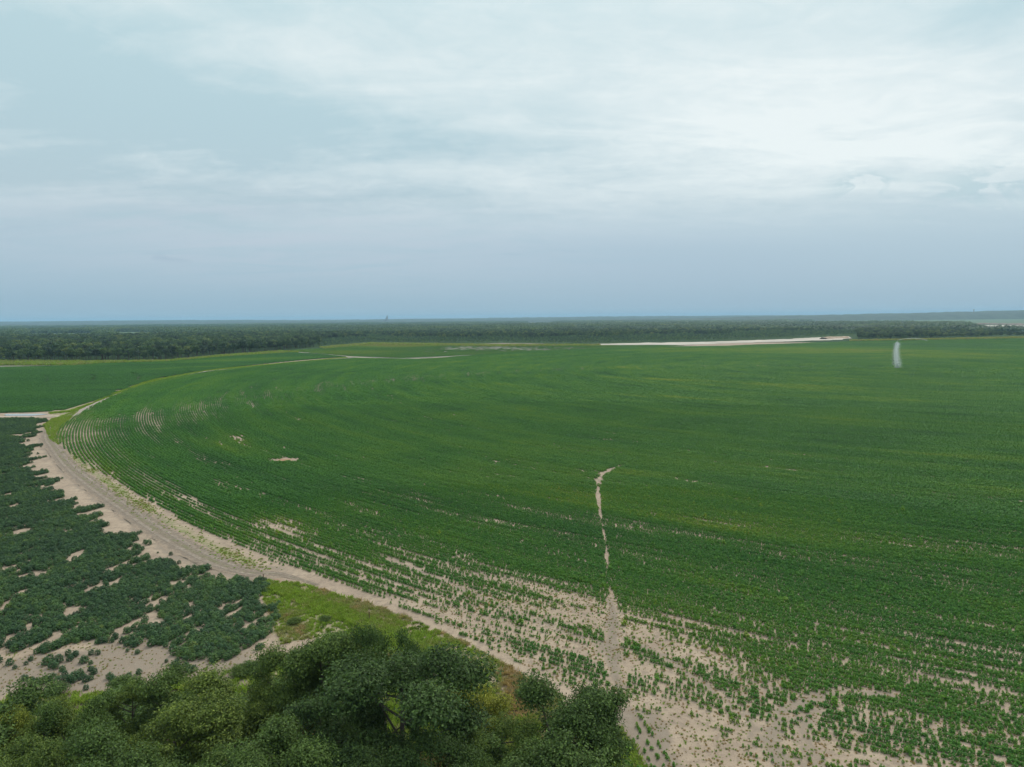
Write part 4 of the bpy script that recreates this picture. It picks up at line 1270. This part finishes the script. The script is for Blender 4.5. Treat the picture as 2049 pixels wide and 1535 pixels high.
# crown-top photo position, tree height, kind, width factor, tint, label
TREES = [
    (1110, 1362, 11.5, 'broad', 1.0, .30, 'dark green spreading tree on the right end of the tree belt beside the sandy rows'),
    (1163, 1376, 10.5, 'round', .85, .24, 'dense dark tree at the right rim of the belt next to the bare track'),
    (1180, 1440, 8.2, 'twiggy', 1.0, .52, 'olive tree with bare pale branches low on the right end of the belt'),
    (958, 1374, 8.0, 'small', .95, .86, 'bright yellow green young tree between two dark trees in front of the grass'),
    (1010, 1432, 9.0, 'willow', .9, .50, 'olive fine leaved tree below the bright yellow green tree'),
    (800, 1302, 14.0, 'large', 1.05, .17, 'largest dark green tree in the middle of the belt'),
    (764, 1256, 13.6, 'willow', .55, .22, 'tall narrow dark tree rising behind the largest tree into the grass verge'),
    (832, 1292, 11.0, 'tall', .6, .20, 'slim sparse dark sapling against the pale grass right of the tall narrow tree'),
    (655, 1268, 12.8, 'oval', .95, .42, 'dark olive tree with a rounded top beside the sandy strip'),
    (590, 1292, 11.4, 'round', .8, .46, 'olive tree left of the rounded dark olive tree at the sandy strip'),
    (682, 1392, 11.5, 'airy', .95, .14, 'dark airy tree with visible black limbs in the middle of the belt'),
    (500, 1440, 11.5, 'large', .92, .36, 'grey green broad tree at the bottom edge with pale leaf tips'),
    (430, 1345, 10.2, 'round', 1.15, .58, 'large yellow green tree on the left half of the belt'),
    (528, 1368, 9.0, 'oval', .75, .55, 'mossy yellow green dark centred tree beside the large yellow green tree'),
    (322, 1332, 8.4, 'small', 1.0, .40, 'fresh green rounded small tree standing against the bare grey sand'),
    (262, 1368, 8.0, 'airy', .75, .52, 'olive brown bushy tree left of the fresh green rounded tree'),
    (235, 1462, 10.5, 'round', 1.0, .30, 'grey green tree at the bottom edge below the olive brown bushy tree'),
    (142, 1392, 9.4, 'broad', .8, .38, 'leafy mid green tree on the left part of the belt'),
    (88, 1398, 8.8, 'oval', .85, .60, 'light green tree with yellowish tips left of the leafy mid green tree'),
    (34, 1362, 9.2, 'small', 1.25, .30, 'deep green tree in the top left corner of the belt beside the bushes'),
    (6, 1418, 8.8, 'round', .6, .72, 'yellow green tree cut by the left edge of the photo'),
    (60, 1476, 9.5, 'broad', .85, .50, 'olive green tree in the bottom left corner'),
    (345, 1432, 9.5, 'airy', .95, .58, 'brownish olive open tree between the yellow green tree and the grey green tree'),
    (640, 1452, 9.8, 'willow', .9, .28, 'dark fine leaved tree at the bottom edge right of the broad grey green tree'),
    (860, 1462, 10.0, 'willow', .95, .22, 'deep shaded tree at the bottom edge below the largest tree'),
    (1075, 1482, 9.0, 'airy', .9, .40, 'loose olive tree at the bottom edge under the spreading right tree'),
    (400, 1500, 10.0, 'broad', .8, .44, 'olive tree at the bottom edge left of the broad grey green tree'),
    (760, 1496, 10.0, 'round', .8, .20, 'dark tree at the bottom edge left of the deep shaded tree'),
    (150, 1508, 9.0, 'willow', .9, .46, 'fine leaved olive tree at the bottom edge near the left corner'),
    (950, 1500, 8.8, 'oval', .8, .34, 'green oval tree at the bottom edge below the olive fine leaved tree'),
    (1130, 1520, 8.0, 'small', 1.0, .30, 'low dark green tree at the bottom edge under the olive tree with bare branches'),
    (560, 1508, 9.0, 'small', 1.1, .40, 'small green tree at the bottom edge right of the broad grey green crown'),
    (300, 1526, 9.5, 'round', .8, .36, 'green round tree cut by the bottom edge below the grey green tree'),
    (20, 1538, 9.0, 'large', .7, .55, 'light olive tree cut by the bottom left corner of the photo'),
]
for (tx, ty, h, kd, wf, tint_, lab) in TREES:
    trunk_me, crown_me = KIND[kd]
    rz_ = float(rng.random() * 6.28)
    e = bpy.data.objects.new('broadleaf_tree', None); COL.objects.link(e)
    s = h / KH[kd]
    c0, s0_ = math.cos(rz_), math.sin(rz_)
    cv = KV[kd]
    ux = (cv[:, 0] * c0 - cv[:, 1] * s0_) * s * wf; uy = (cv[:, 0] * s0_ + cv[:, 1] * c0) * s * wf; uz = cv[:, 2] * s
    X_, Y_ = (float(q_) for q_ in P(tx, ty, h * .9))
    for _ in range(6):                       # stand the tree where its crown tops out at the surveyed spot
        a_, b_ = proj(ux + X_, uy + Y_, uz)
        dpx = tx - (np.percentile(a_, 4) + np.percentile(a_, 96)) / 2
        dpy = ty - np.percentile(b_, .6)
        X_ += dpx * Y_ / FPX
        Y_ -= dpy * Y_ * Y_ / (FPX * (CAMH - h * .8)) * .8
    e.location = (X_, Y_, 0)
    e.rotation_euler = (0, 0, rz_)
    e.scale = (s * wf, s * wf, s)
    tag(e, lab, 'tree', 'broadleaf trees of the near belt')
    c_ = link('crown', crown_me, e); c_['tint'] = float(tint_ + (.12 if tint_ > .28 else .06))
    link('trunk', trunk_me, e)
# understory shrubs under the near trees
SHRUB = crown(np.random.default_rng(55), [np.array([math.cos(a_) * .7, math.sin(a_) * .7, .8 + .3 * (i % 2)]) for i, a_ in enumerate(np.arange(0, 6.2, .9))] + [np.array([0, 0, 1.3])], 2, .75, 3600, .17, MAT_TREE, 'shrub')
SHR = [(690, 1318, 1.2, .55, 'rough olive shrub in the grass left of the tall narrow tree'), (1060, 1392, 1.1, .45, 'green shrub at the grass edge left of the right end tree'),
       (545, 1330, 1.0, .4, 'round green shrub on the sandy strip left of the olive trees'), (500, 1345, 1.0, .45, 'green shrub at the top of the large yellow green tree by the sand'),
       (590, 1248, .7, .62, 'leafy green shrub in the weedy corner of the verge'), (480, 1350, .9, .6, 'yellowish shrub at the sand rim behind the large yellow green tree'), (650, 1242, .6, .58, 'dark little shrub in the middle of the verge'), (1246, 1500, .7, .5, 'green shrub at the foot of the right end trees by the track'),
       (240, 1378, 1.0, .5, 'low olive shrub at the sand rim left of the fresh green tree'), (110, 1392, 1.0, .4, 'green shrub between the left trees and the bushes'),
       (300, 1462, 2.3, .42, 'bushy understory shrub between the olive brown tree and the yellow green tree'), (235, 1436, 2.1, .5, 'olive understory shrub below the olive brown bushy tree'),
       (612, 1440, 2.4, .34, 'dark understory shrub left of the airy dark tree'), (560, 1420, 2.2, .48, 'mossy understory shrub below the mossy yellow green tree'),
       (450, 1452, 2.2, .55, 'yellowish understory shrub below the large yellow green tree'), (700, 1470, 2.3, .3, 'dark understory shrub below the airy dark tree'),
       (930, 1460, 2.0, .5, 'olive understory shrub below the bright yellow green young tree')]
for (tx, ty, s, tint_, lab) in SHR:
    X_, Y_ = P(tx, ty)
    o = link('shrub', SHRUB, None, (float(X_), float(Y_), -.1), float(rng.random() * 6.28), s)
    o['tint'] = tint_
    o.scale = (s * 1.15, s, s * .72)
    tag(o, lab, 'shrub', 'shrubs at the edge of the near tree belt')

# ------------------------------------------------------------------ woods
def wood_tree(seed, h, spread, n, L, mat, lobe):
    rg = np.random.default_rng(seed)
    b, tips = limbs(rg, h, spread, 6, h * .02, .35)
    return b.me('trunk', MAT_BARK), crown(rg, tips[::1], h, lobe, n, L, mat, 'crown', .85, .6)


WT = [wood_tree(500 + i, 13.5, 3.3, 1500, .80, MAT_WOOD, 2.1) for i in range(5)]
YT = [wood_tree(520 + i, 9.0, 2.2, 700, .6, MAT_YOUNG, 1.35) for i in range(4)]


def grove(seed, n, size, mat, h, w):
    """a patch of far woodland: many crowns in one mesh"""
    rg = np.random.default_rng(seed)
    Cs, Ns, tn = [], [], []
    for i in range(n):
        cx, cy = rg.uniform(-size / 2, size / 2, 2)
        hh = h * rg.uniform(.7, 1.2); ww = w * rg.uniform(.7, 1.2)
        k = 70
        d = rg.normal(size=(k, 3)); d[:, 2] = np.abs(d[:, 2]); d /= np.linalg.norm(d, axis=1)[:, None]
        C = d * np.array([ww, ww, hh * .5]) * rg.uniform(.75, 1.05, (k, 1)) + np.array([cx, cy, hh * .5])
        C[: k // 3, 2] *= rg.uniform(.2, 1, k // 3)
        Cs.append(C); Ns.append(d + np.array([0, 0, .4]) + rg.normal(size=(k, 3)) * .3); tn.append(np.clip(rg.random() * .6 + rg.random(k) * .4, 0, 1))
    Cs, Ns, tn = np.vstack(Cs), np.vstack(Ns), np.concatenate(tn)
    return leafmesh('grove', Cs, Ns, rg.uniform(1.6, 2.8, len(Cs)), rg.uniform(1.2, 2.0, len(Cs)), mat, rg, tn)


GR = [grove(600 + i, 26, 44, MAT_WOOD, 13, 4.6) for i in range(4)]
FRONT = [(-100, 725), (0, 724), (330, 722), (370, 718), (420, 711.5), (500, 706), (556, 701.5), (600, 697), (650, 693), (740, 685.5), (850, 687), (900, 688.5), (1000, 686), (1100, 688), (1160, 688.5), (1290, 684.5), (1450, 681), (1560, 677), (1640, 673.5), (1695, 671.5), (1716, 671.5), (1717, 680.2), (1800, 679.5), (1950, 676), (2049, 673.5), (2150, 672)]
fxp = [p[0] for p in FRONT]; fyp = [p[1] for p in FRONT]


def wood_mask(px, py, X, Y):
    f = np.interp(px, fxp, fyp)
    k = py < f
    n = fbm(X / 90, Y / 140, 131)
    clear = ((px > 45) & (px < 205) & (py > 667) & (py < 678.5)) | ((px > 214) & (px < 320) & (py > 664.5) & (py < 677))
    clear |= inpoly(px, py, [(1560, 648.8), (1640, 640.5), (1800, 638.0), (2200, 635.2), (2200, 650), (2080, 661.5), (1962, 661.5), (1925, 650.5), (1850, 648.8)])
    clear |= inpoly(px, py, [(1040, 650), (1050, 644.8), (1115, 644.2), (1112, 649)])
    clear |= inpoly(px, py, [(618, 674), (630, 666.0), (690, 665.5), (690, 672)])
    clear |= inpoly(px, py, [(1985, 672), (1995, 665), (2060, 663), (2060, 671.5)])
    return k & ~clear


def ring_points(d0, d1, cell):
    """jittered points in the camera's sector between two distances"""
    half = .80
    xs = np.arange(-d1 * half, d1 * half, cell); ys = np.arange(d0 * .75, d1, cell)
    A, B = np.meshgrid(xs, ys)
    A = (A + rng.uniform(-.42, .42, A.shape) * cell).ravel(); B = (B + rng.uniform(-.42, .42, B.shape) * cell).ravel()
    D = np.hypot(A, B)
    a_, b_ = proj(A, B)
    k = (D >= d0) & (D < d1) & (a_ > -60) & (a_ < 2110)
    k &= wood_mask(a_, b_, A, B)
    return A[k], B[k], a_[k], b_[k]


n_ind = 0
SX, SY, SS, ST, SP = [], [], [], [], []
tx_, ty_, ta, tb = ring_points(600, 1900, 8.6)
fr = np.interp(ta, fxp, fyp)
depth = np.hypot(tx_, ty_)
front_px = fr - tb
young = (ta > 640) & (ta < 1712) & (front_px < 9 + 10 * (fbm(tx_ / 120, ty_ / 120, 141) - .4))
# the river strip and the willows in front of the tall wood
nz = fbm(tx_ / 40, ty_ / 40, 151)
size = np.where(young, np.clip(.30 + front_px * .045 + .8 * (nz - .4), .25, 1.1), rng.uniform(.62, 1.28, len(tx_)) * (.88 + .5 * (nz - .4)))
size = np.where((~young) & (ta > 1712), size * .85, size)
size = np.where((~young) & (ta > 1880), size * .72, size)
size = np.where((~young) & (ta > 700) & (ta < 1712), size * .80, size)
tint_t = np.clip(.42 + .8 * (nz - .5) + rng.normal(size=len(tx_)) * .26, 0, 1)
# the rows that show largest are single trees
vis = (ta > 0) & (ta < 2049)
score = np.where(vis, size * np.where(young, 9, 13.5) / depth + .012 * np.exp(-np.maximum(front_px, 0) / 2.2) * (~young), -1)
pick300 = np.argsort(-score)[:300]
ind = np.zeros(len(tx_), bool); ind[pick300] = True
for i in pick300:
    e = bpy.data.objects.new('woodland_tree', None); COL.objects.link(e)
    e.location = (float(tx_[i]), float(ty_[i]), -.2); e.rotation_euler = (0, 0, float(rng.random() * 6.28))
    s = float(size[i]); e.scale = (s, s, s)
    tm, cm = (YT[int(rng.integers(4))] if young[i] else WT[int(rng.integers(5))])
    c_ = link('crown', cm, e); c_['tint'] = float(tint_t[i])
    link('trunk', tm, e)
    if young[i]:
        tag(e, 'light green young tree at the front of the willow strip by the sand bar', 'tree', 'young trees of the willow strip')
    elif ta[i] < 640:
        tl = 'yellowish green' if tint_t[i] > .62 else ('mid green' if tint_t[i] > .38 else 'dark green')
        wh = 'at the left end of the large wood' if ta[i] < 180 else 'in the middle front of the large wood' if ta[i] < 370 else 'where the large wood nears the farm road'
        tag(e, f'{tl} broadleaf tree {wh} behind the wet field', 'tree', f'{tl} trees {wh}')
    elif ta[i] < 1712:
        tag(e, 'dark tree at the front of the long middle wood beyond the farm road', 'tree', 'front trees of the long middle wood')
    else:
        wh = 'left of the irrigation boom' if ta[i] < 1790 else 'right of the irrigation boom'
        tl = 'lighter green' if tint_t[i] > .45 else 'dark green'
        tag(e, f'round {tl} tree at the front of the far wood {wh}', 'tree', f'{tl} front trees {wh}')
r_ = ~ind
PW = [proto('woodland_crown', c) for _, c in WT] + [proto('young_crown', c) for _, c in YT] + [proto('grove', g) for g in GR]
SX.append(tx_[r_]); SY.append(ty_[r_]); SS.append(np.repeat(size[r_][:, None], 3, 1)); ST.append(tint_t[r_])
SP.append(np.where(young[r_], 5 + rng.integers(0, 4, r_.sum()), rng.integers(0, 5, r_.sum())))
for d0, d1, cell, s in ((1900, 3600, 34, 1.0), (3600, 7000, 60, 1.7)):
    A, B, a_, b_ = ring_points(d0, d1, cell)
    nz = fbm(A / 300, B / 300, 161)
    k = nz > .36 if d0 > 2000 else nz > .30
    A, B, nz = A[k], B[k], nz[k]
    zs = np.clip(.75 + .6 * (nz - .4), .5, 1.2) * rng.uniform(.7, 1.45, len(A))
    SX.append(A); SY.append(B); SS.append(np.c_[np.full(len(A), s), np.full(len(A), s), zs * (1 if d0 < 3000 else 1.0)]); ST.append(np.clip(.45 + .9 * (nz - .5) + rng.normal(size=len(A)) * .12, 0, 1)); SP.append(9 + rng.integers(0, 4, len(A)))
sX, sY, sS, sT, sP = np.concatenate(SX), np.concatenate(SY), np.vstack(SS), np.concatenate(ST), np.concatenate(SP)
scatter('woods', PW, sX, sY, -.2, rng.random(len(sX)) * 6.28, sS, sT, sP, 'wide mixed green woods reaching to the hazy horizon')
print('woods', len(tx_), len(sX))
# low trees along the river on the right
RT = [(1990, 664, 12, 'round dark tree beside the river sand left of the gap'), (2004, 663, 8, 'small dark tree on the river bank beside the water'), (2014, 663, 14, 'largest dark round tree on the river bank'), (2032, 661, 11, 'dark leaning tree on the river bank at the photo edge'), (2044, 662, 12, 'dark tree on the far end of the river bank')]
for (a_, b_, h, lab) in RT:
    X_, Y_ = P(a_, b_)
    e = bpy.data.objects.new('riverside_tree', None); COL.objects.link(e)
    e.location = (float(X_), float(Y_), -.2); e.scale = (h / 11, h / 11, h / 13.5)
    tm, cm = WT[int(rng.integers(5))]
    c_ = link('crown', cm, e); c_['tint'] = .15
    link('trunk', tm, e)
    tag(e, lab, 'tree', 'trees along the river')

# ------------------------------------------------------------------ far ridges
def ridge(name, y0, depth, hfun, seed, mat):
    xs = np.arange(-9000, 9001, 22.0)
    rows = np.array([0, .10, .22, .36, .55, .8, 1.0])
    prof = np.array([-.02, .55, .82, .95, 1.0, .7, .0])
    v = []
    for t, p_ in zip(rows, prof):
        h = hfun(xs) * p_
        bump = (fbm(xs / 60, xs * 0 + t * 31, seed, 4) - .5) * 12 * (p_ > .3)
        v.append(np.c_[xs, y0 + depth * t + 300 * (fbm(xs / 1500, xs * 0, seed + 3) - .5), np.where(p_ <= 0, -.5, h + bump)])
    k = len(xs)
    v = np.vstack(v)
    f = np.array([[r * k + i, r * k + i + 1, (r + 1) * k + i + 1, (r + 1) * k + i] for r in range(len(rows) - 1) for i in range(k - 1)])
    return tag(link(name, mesh(name, v, f, mat, None, False)), kind='structure')


MAT_RIDGE = simple_mat('wooded_ridge', (0.035, 0.052, 0.026, 1), .95, 0, .45, .02)
ridge('hills', 8600, 2400, lambda x: 48 + 22 * (fbm(x / 2600, x * 0, 171, 3) - .5) + 10 * sst(-x, 2000, 6000), 173, MAT_RIDGE)
ridge('hills', 6900, 900, lambda x: 24 + 14 * (fbm(x / 1200, x * 0, 181, 3) - .5), 183, MAT_RIDGE)
ridge('hills', 5450, 1300, lambda x: np.interp(x, [-9000, 900, 1600, 2600, 3600, 4300, 9000], [2, 4, 26, 44, 56, 72, 90]) + 4 * (fbm(x / 500, x * 0, 191) - .5), 193, MAT_RIDGE)

# ------------------------------------------------------------------ the irrigation boom
pv = np.array([float(a_) for a_ in P(1794.5, 738)])
tip = np.array([float(a_) for a_ in P(1795.3, 683.2, 4.0)])
ax = tip - pv; ALEN = float(np.linalg.norm(ax)); ax /= ALEN
nrm = np.array([ax[1], -ax[0]])
bowed = lambda s: -1.2 * math.sin(math.pi * s)          # the line of spans is slightly bent
boom = bpy.data.objects.new('irrigation_boom', None); COL.objects.link(boom)
boom.location = (pv[0], pv[1], 0)
tag(boom, 'long galvanised centre pivot irrigation boom on wheeled towers spraying water', 'irrigation boom')


def along_pt(s, z, side=0.0):
    p = ax * (ALEN * s) + nrm * (bowed(s) + side)
    return (float(p[0]), float(p[1]), z)


NSP = 11
b = MB()
for sx_, sy_ in ((-1, -1), (1, -1), (1, 1), (-1, 1)):
    b.tube([(sx_ * 1.5, sy_ * 1.5, 0), (sx_ * .35, sy_ * .35, 4.0)], .09, 5)
for z in (1.2, 2.4):
    q = 1.5 - 1.15 * z / 4
    b.tube([(-q, -q, z), (q, -q, z), (q, q, z), (-q, q, z), (-q, -q, z)], .05, 4)
b.tube([(0, 0, 0), (0, 0, 4.3)], .14, 8)
b.box((.5, -.9, 1.4), (.7, .35, 1.0))
link('pivot_tower', b.me('pivot_tower', MAT_STEEL), boom)
wheel_me = None
for k in range(NSP):
    s0, s1 = k / NSP, (k + 1) / NSP
    b = MB()
    pts = [along_pt(s0 + (s1 - s0) * t, 4.0 + .9 * math.sin(math.pi * t)) for t in np.linspace(0, 1, 9)]
    b.tube(pts, .11, 6)
    for sd in (-1, 1):
        low = [along_pt(s0 + (s1 - s0) * t, 4.0 - .55 * math.sin(math.pi * t), sd * .75 * math.sin(math.pi * t)) for t in np.linspace(0, 1, 9)]
        b.tube(low, .04, 4)
        for i in range(1, 8):
            b.tube([pts[i], low[i]], .03, 4)
    span = link('span', b.me('span', MAT_STEEL), boom)
    b = MB()
    for i in range(14):
        t = (i + .5) / 14
        p = along_pt(s0 + (s1 - s0) * t, 4.0 + .9 * math.sin(math.pi * t))
        b.tube([p, (p[0], p[1], 2.2)], .025, 4)
    o = link('drop_hose', b.me('drop_hose', MAT_RUBBER), span)
    o['kind'] = 'stuff'
    b = MB()
    c = along_pt(s1, 0)
    top = along_pt(s1, 3.95)
    f1 = along_pt(s1, .75, -2.0); f2 = along_pt(s1, .75, 2.0)
    for f_ in (f1, f2):
        b.tube([f_, top], .08, 5)
        b.tube([(f_[0], f_[1], .75), (top[0], top[1], 2.4)], .04, 4)
    b.tube([f1, f2], .09, 5)
    tw = link('wheel_tower', b.me('wheel_tower', MAT_STEEL), boom)
    for f_ in (f1, f2):
        if wheel_me is None:
            wb = MB()
            nv = Vector((float(ax[0]), float(ax[1]), 0))
            for rad, wd in ((.70, .34), (.32, .38)):
                b0 = len(wb.v)
                for i in range(14):
                    t = i * 2 * math.pi / 14
                    v_ = Vector((float(nrm[0]), float(nrm[1]), 0)) * math.cos(t) * rad + Vector((0, 0, 1)) * math.sin(t) * rad
                    for sg in (-1, 1):
                        wb.v.append(tuple(v_ + nv * sg * wd / 2))
                for i in range(14):
                    j = (i + 1) % 14
                    wb.f.append([b0 + i * 2, b0 + j * 2, b0 + j * 2 + 1, b0 + i * 2 + 1])
                wb.f.append([b0 + i * 2 for i in range(14)]); wb.f.append([b0 + i * 2 + 1 for i in range(14)][::-1])
            wheel_me = wb.me('wheel', MAT_RUBBER)
        link('wheel', wheel_me, tw, (f_[0], f_[1], .70))
b = MB()
pe = along_pt(1.0, 4.0); pg = along_pt(1.015, 4.9)
b.tube([pe, pg], .1, 6); b.tube([pg, along_pt(1.018, 5.6, 1.4)], [.1, .05], 6)
link('end_gun', b.me('end_gun', MAT_STEEL), boom)
# water: thin streaks thrown from every drop hose, and the jet of the end gun
rgw = np.random.default_rng(900)
n = 17000
s = rgw.random(n)
side = rgw.normal(size=n) * 1.5 + np.where(rgw.random(n) < .5, 1, -1) * rgw.random(n) * 1.4 + .6
drift = np.abs(side) / 6
z = np.clip(3.6 - (side / 3.2) ** 2 * .8 - rgw.random(n) ** 1.2 * 3.0, .15, 4.5)
keep = rgw.random(n) < (.22 + .78 * np.cos(s * NSP * np.pi) ** 4)
s, side, z = s[keep], side[keep], z[keep]
C = np.array([along_pt(a_, c_, b__ ) for a_, b__, c_ in zip(s, side, z)]) + np.r_[pv, 0]
t = rgw.random(1100)
jx = t * 34
jc = np.array([along_pt(1.018, 5.6, 1.4)]) + np.r_[pv, 0]
jet = jc + np.c_[nrm[0] * jx, nrm[1] * jx, 4.2 * t * 1.6 * (1 - t * .78) * 1.5 - t ** 2 * 2.4] + rgw.normal(size=(1100, 3)) * (.12 + .8 * t[:, None] ** 1.5) * np.array([1, 1, .6])
Cw = np.vstack([C, jet])
Nw = rgw.normal(size=(len(Cw), 3)); Nw[:, 2] *= .3


def spray_mat():
    m, T, o = new_mat('water_spray')
    p = T.n('ShaderNodeBsdfPrincipled')
    p.inputs['Base Color'].default_value = (0.82, 0.86, 0.88, 1)
    p.inputs['Roughness'].default_value = .5
    tr = T.n('ShaderNodeBsdfTranslucent'); tr.inputs[0].default_value = (0.85, 0.9, 0.92, 1)
    mx = T.n('ShaderNodeMixShader'); mx.inputs[0].default_value = .5
    T.l(p.outputs[0], mx.inputs[1]); T.l(tr.outputs[0], mx.inputs[2]); T.l(mx.outputs[0], o.inputs[0])
    return m


v, f = diamonds(Cw, Nw, rgw.uniform(.25, .6, len(Cw)), rgw.uniform(.06, .13, len(Cw)), rgw)
tag(link('water_spray', mesh('water_spray', v, f, spray_mat())), 'white water spray falling from the irrigation boom', None, None, 'stuff')

# ------------------------------------------------------------------ small far things
def fence_post(px_, py_, h, lab):
    X_, Y_ = P(px_, py_)
    e = bpy.data.objects.new('fence_post', None); COL.objects.link(e); e.location = (float(X_), float(Y_), 0)
    tag(e, lab, 'post', 'steel posts along the verge')
    b = MB()
    b.tube([(0, 0, -.3), (0, 0, h * .5), (.01, 0, h)], [.07, .065, .06], 8)
    b.tube([(0, 0, h * .72), (0, .07, h * .72)], .03, 5)
    link('shaft', b.me('shaft', MAT_RUST), e)
    b = MB(); b.tube([(.01, 0, h), (.01, 0, h + .06), (.01, 0, h + .10)], [.085, .085, .03], 8)
    link('cap', b.me('cap', MAT_RUST), e)


fence_post(527.5, 1166, 1.25, 'dark thin post at the tip of the bright grass strip')
fence_post(739, 1243, 1.2, 'dark thin post in the grass farther down the verge')


def far_at(px_, py_, dist):
    """ground point at a distance along a photo column"""
    x, y = P(px_, 700)
    k = dist / math.hypot(x, y)
    return float(x * k), float(y * k)


X_, Y_ = far_at(776, 0, 7600)
e = bpy.data.objects.new('grain_tower', None); COL.objects.link(e); e.location = (X_, Y_, 28)
tag(e, 'tall grey concrete tower standing alone on the horizon', 'tower')
b = MB()
for i in (-1, 1):
    b.tube([(i * 4.2, 0, -10), (i * 4.2, 0, 40), (i * 4.2, 0, 41.5)], [5.0, 5.0, 4.4], 16)
link('silo', b.me('silo', MAT_CONCRETE), e)
b = MB(); b.box((3.5, 0, 47), (9, 8, 11)); b.box((3.5, 0, 53.4), (9.6, 8.6, 1.6))
hh = link('head_house', b.me('head_house', MAT_CONCRETE), e)
b = MB(); b.box((3.5, -4.1, 48), (5, .3, 2))
link('window', b.me('window', MAT_DARK), hh)
b = MB(); b.box((-8, 3, 6), (22, 12, 32)); b.box((-26, 3, 0), (30, 12, 18))
link('annex', b.me('annex', MAT_CONCRETE), e)


def barn(px_, py_, w, d, h, lab, z=.0):
    X_, Y_ = P(px_, py_)
    e = bpy.data.objects.new('barn', None); COL.objects.link(e); e.location = (float(X_), float(Y_), z)
    tag(e, lab, 'barn')
    b = MB(); b.box((0, 0, h / 2), (w, d, h))
    wl_ = link('wall', b.me('wall', MAT_WHITE), e)
    b = MB()
    v0 = [(-w / 2 - 1, -d / 2 - 1, h - .1), (w / 2 + 1, -d / 2 - 1, h - .1), (w / 2 + 1, d / 2 + 1, h - .1), (-w / 2 - 1, d / 2 + 1, h - .1), (-w / 2 - 1, 0, h + 5), (w / 2 + 1, 0, h + 5)]
    b.v = v0; b.f = [[0, 1, 5, 4], [2, 3, 4, 5], [0, 4, 3], [1, 2, 5], [0, 3, 2, 1]]
    link('roof', b.me('roof', MAT_WHITE), e)
    b = MB(); b.box((w * .2, -d / 2 - .15, h * .4), (w * .16, .3, h * .8))
    link('door', b.me('door', MAT_DARK), e)
    for i in (-.3, -.1):
        b = MB(); b.box((w * i, -d / 2 - .12, h * .55), (w * .07, .24, h * .3))
        link('window', b.me('window', MAT_DARK), e)


barn(1935, 636.6, 22, 14, 5, 'white barn with a pale roof below the wooded hill')
barn(2023, 638.6, 8, 7, 4, 'tiny white shed alone in the far green field')
X_, Y_ = far_at(1944.5, 0, 5900)
e = bpy.data.objects.new('water_tower', None); COL.objects.link(e); e.location = (X_, Y_, 50)
tag(e, 'thin dark water tower sticking up from the wooded ridge', 'water tower')
b = MB(); b.tube([(0, 0, 0), (0, 0, 20)], 1.0, 8)
for i in range(4):
    b.tube([(math.cos(i * 1.57) * 4, math.sin(i * 1.57) * 4, 0), (math.cos(i * 1.57) * 2.5, math.sin(i * 1.57) * 2.5, 20)], .4, 5)
link('stand', b.me('stand', MAT_CONCRETE), e)
b = MB(); b.tube([(0, 0, 19), (0, 0, 20.5), (0, 0, 24), (0, 0, 26)], [1.5, 4, 4, .5], 12)
link('tank', b.me('tank', MAT_CONCRETE), e)

# ------------------------------------------------------------------ air
hb = MB()
hb.box((0, 9800, 58), (47000, 21000, 118))
hm, T, o_ = new_mat('thin_air_haze')
pvv = T.n('ShaderNodeVolumePrincipled')
pvv.inputs['Color'].default_value = (0.46, 0.76, 1.0, 1)
pvv.inputs['Density'].default_value = 0.000065
pvv.inputs['Anisotropy'].default_value = 0.0
T.l(pvv.outputs[0], o_.inputs['Volume'])
tag(link('haze', hb.me('haze', hm)), 'thin bluish summer haze over the plain', None, None, 'stuff')
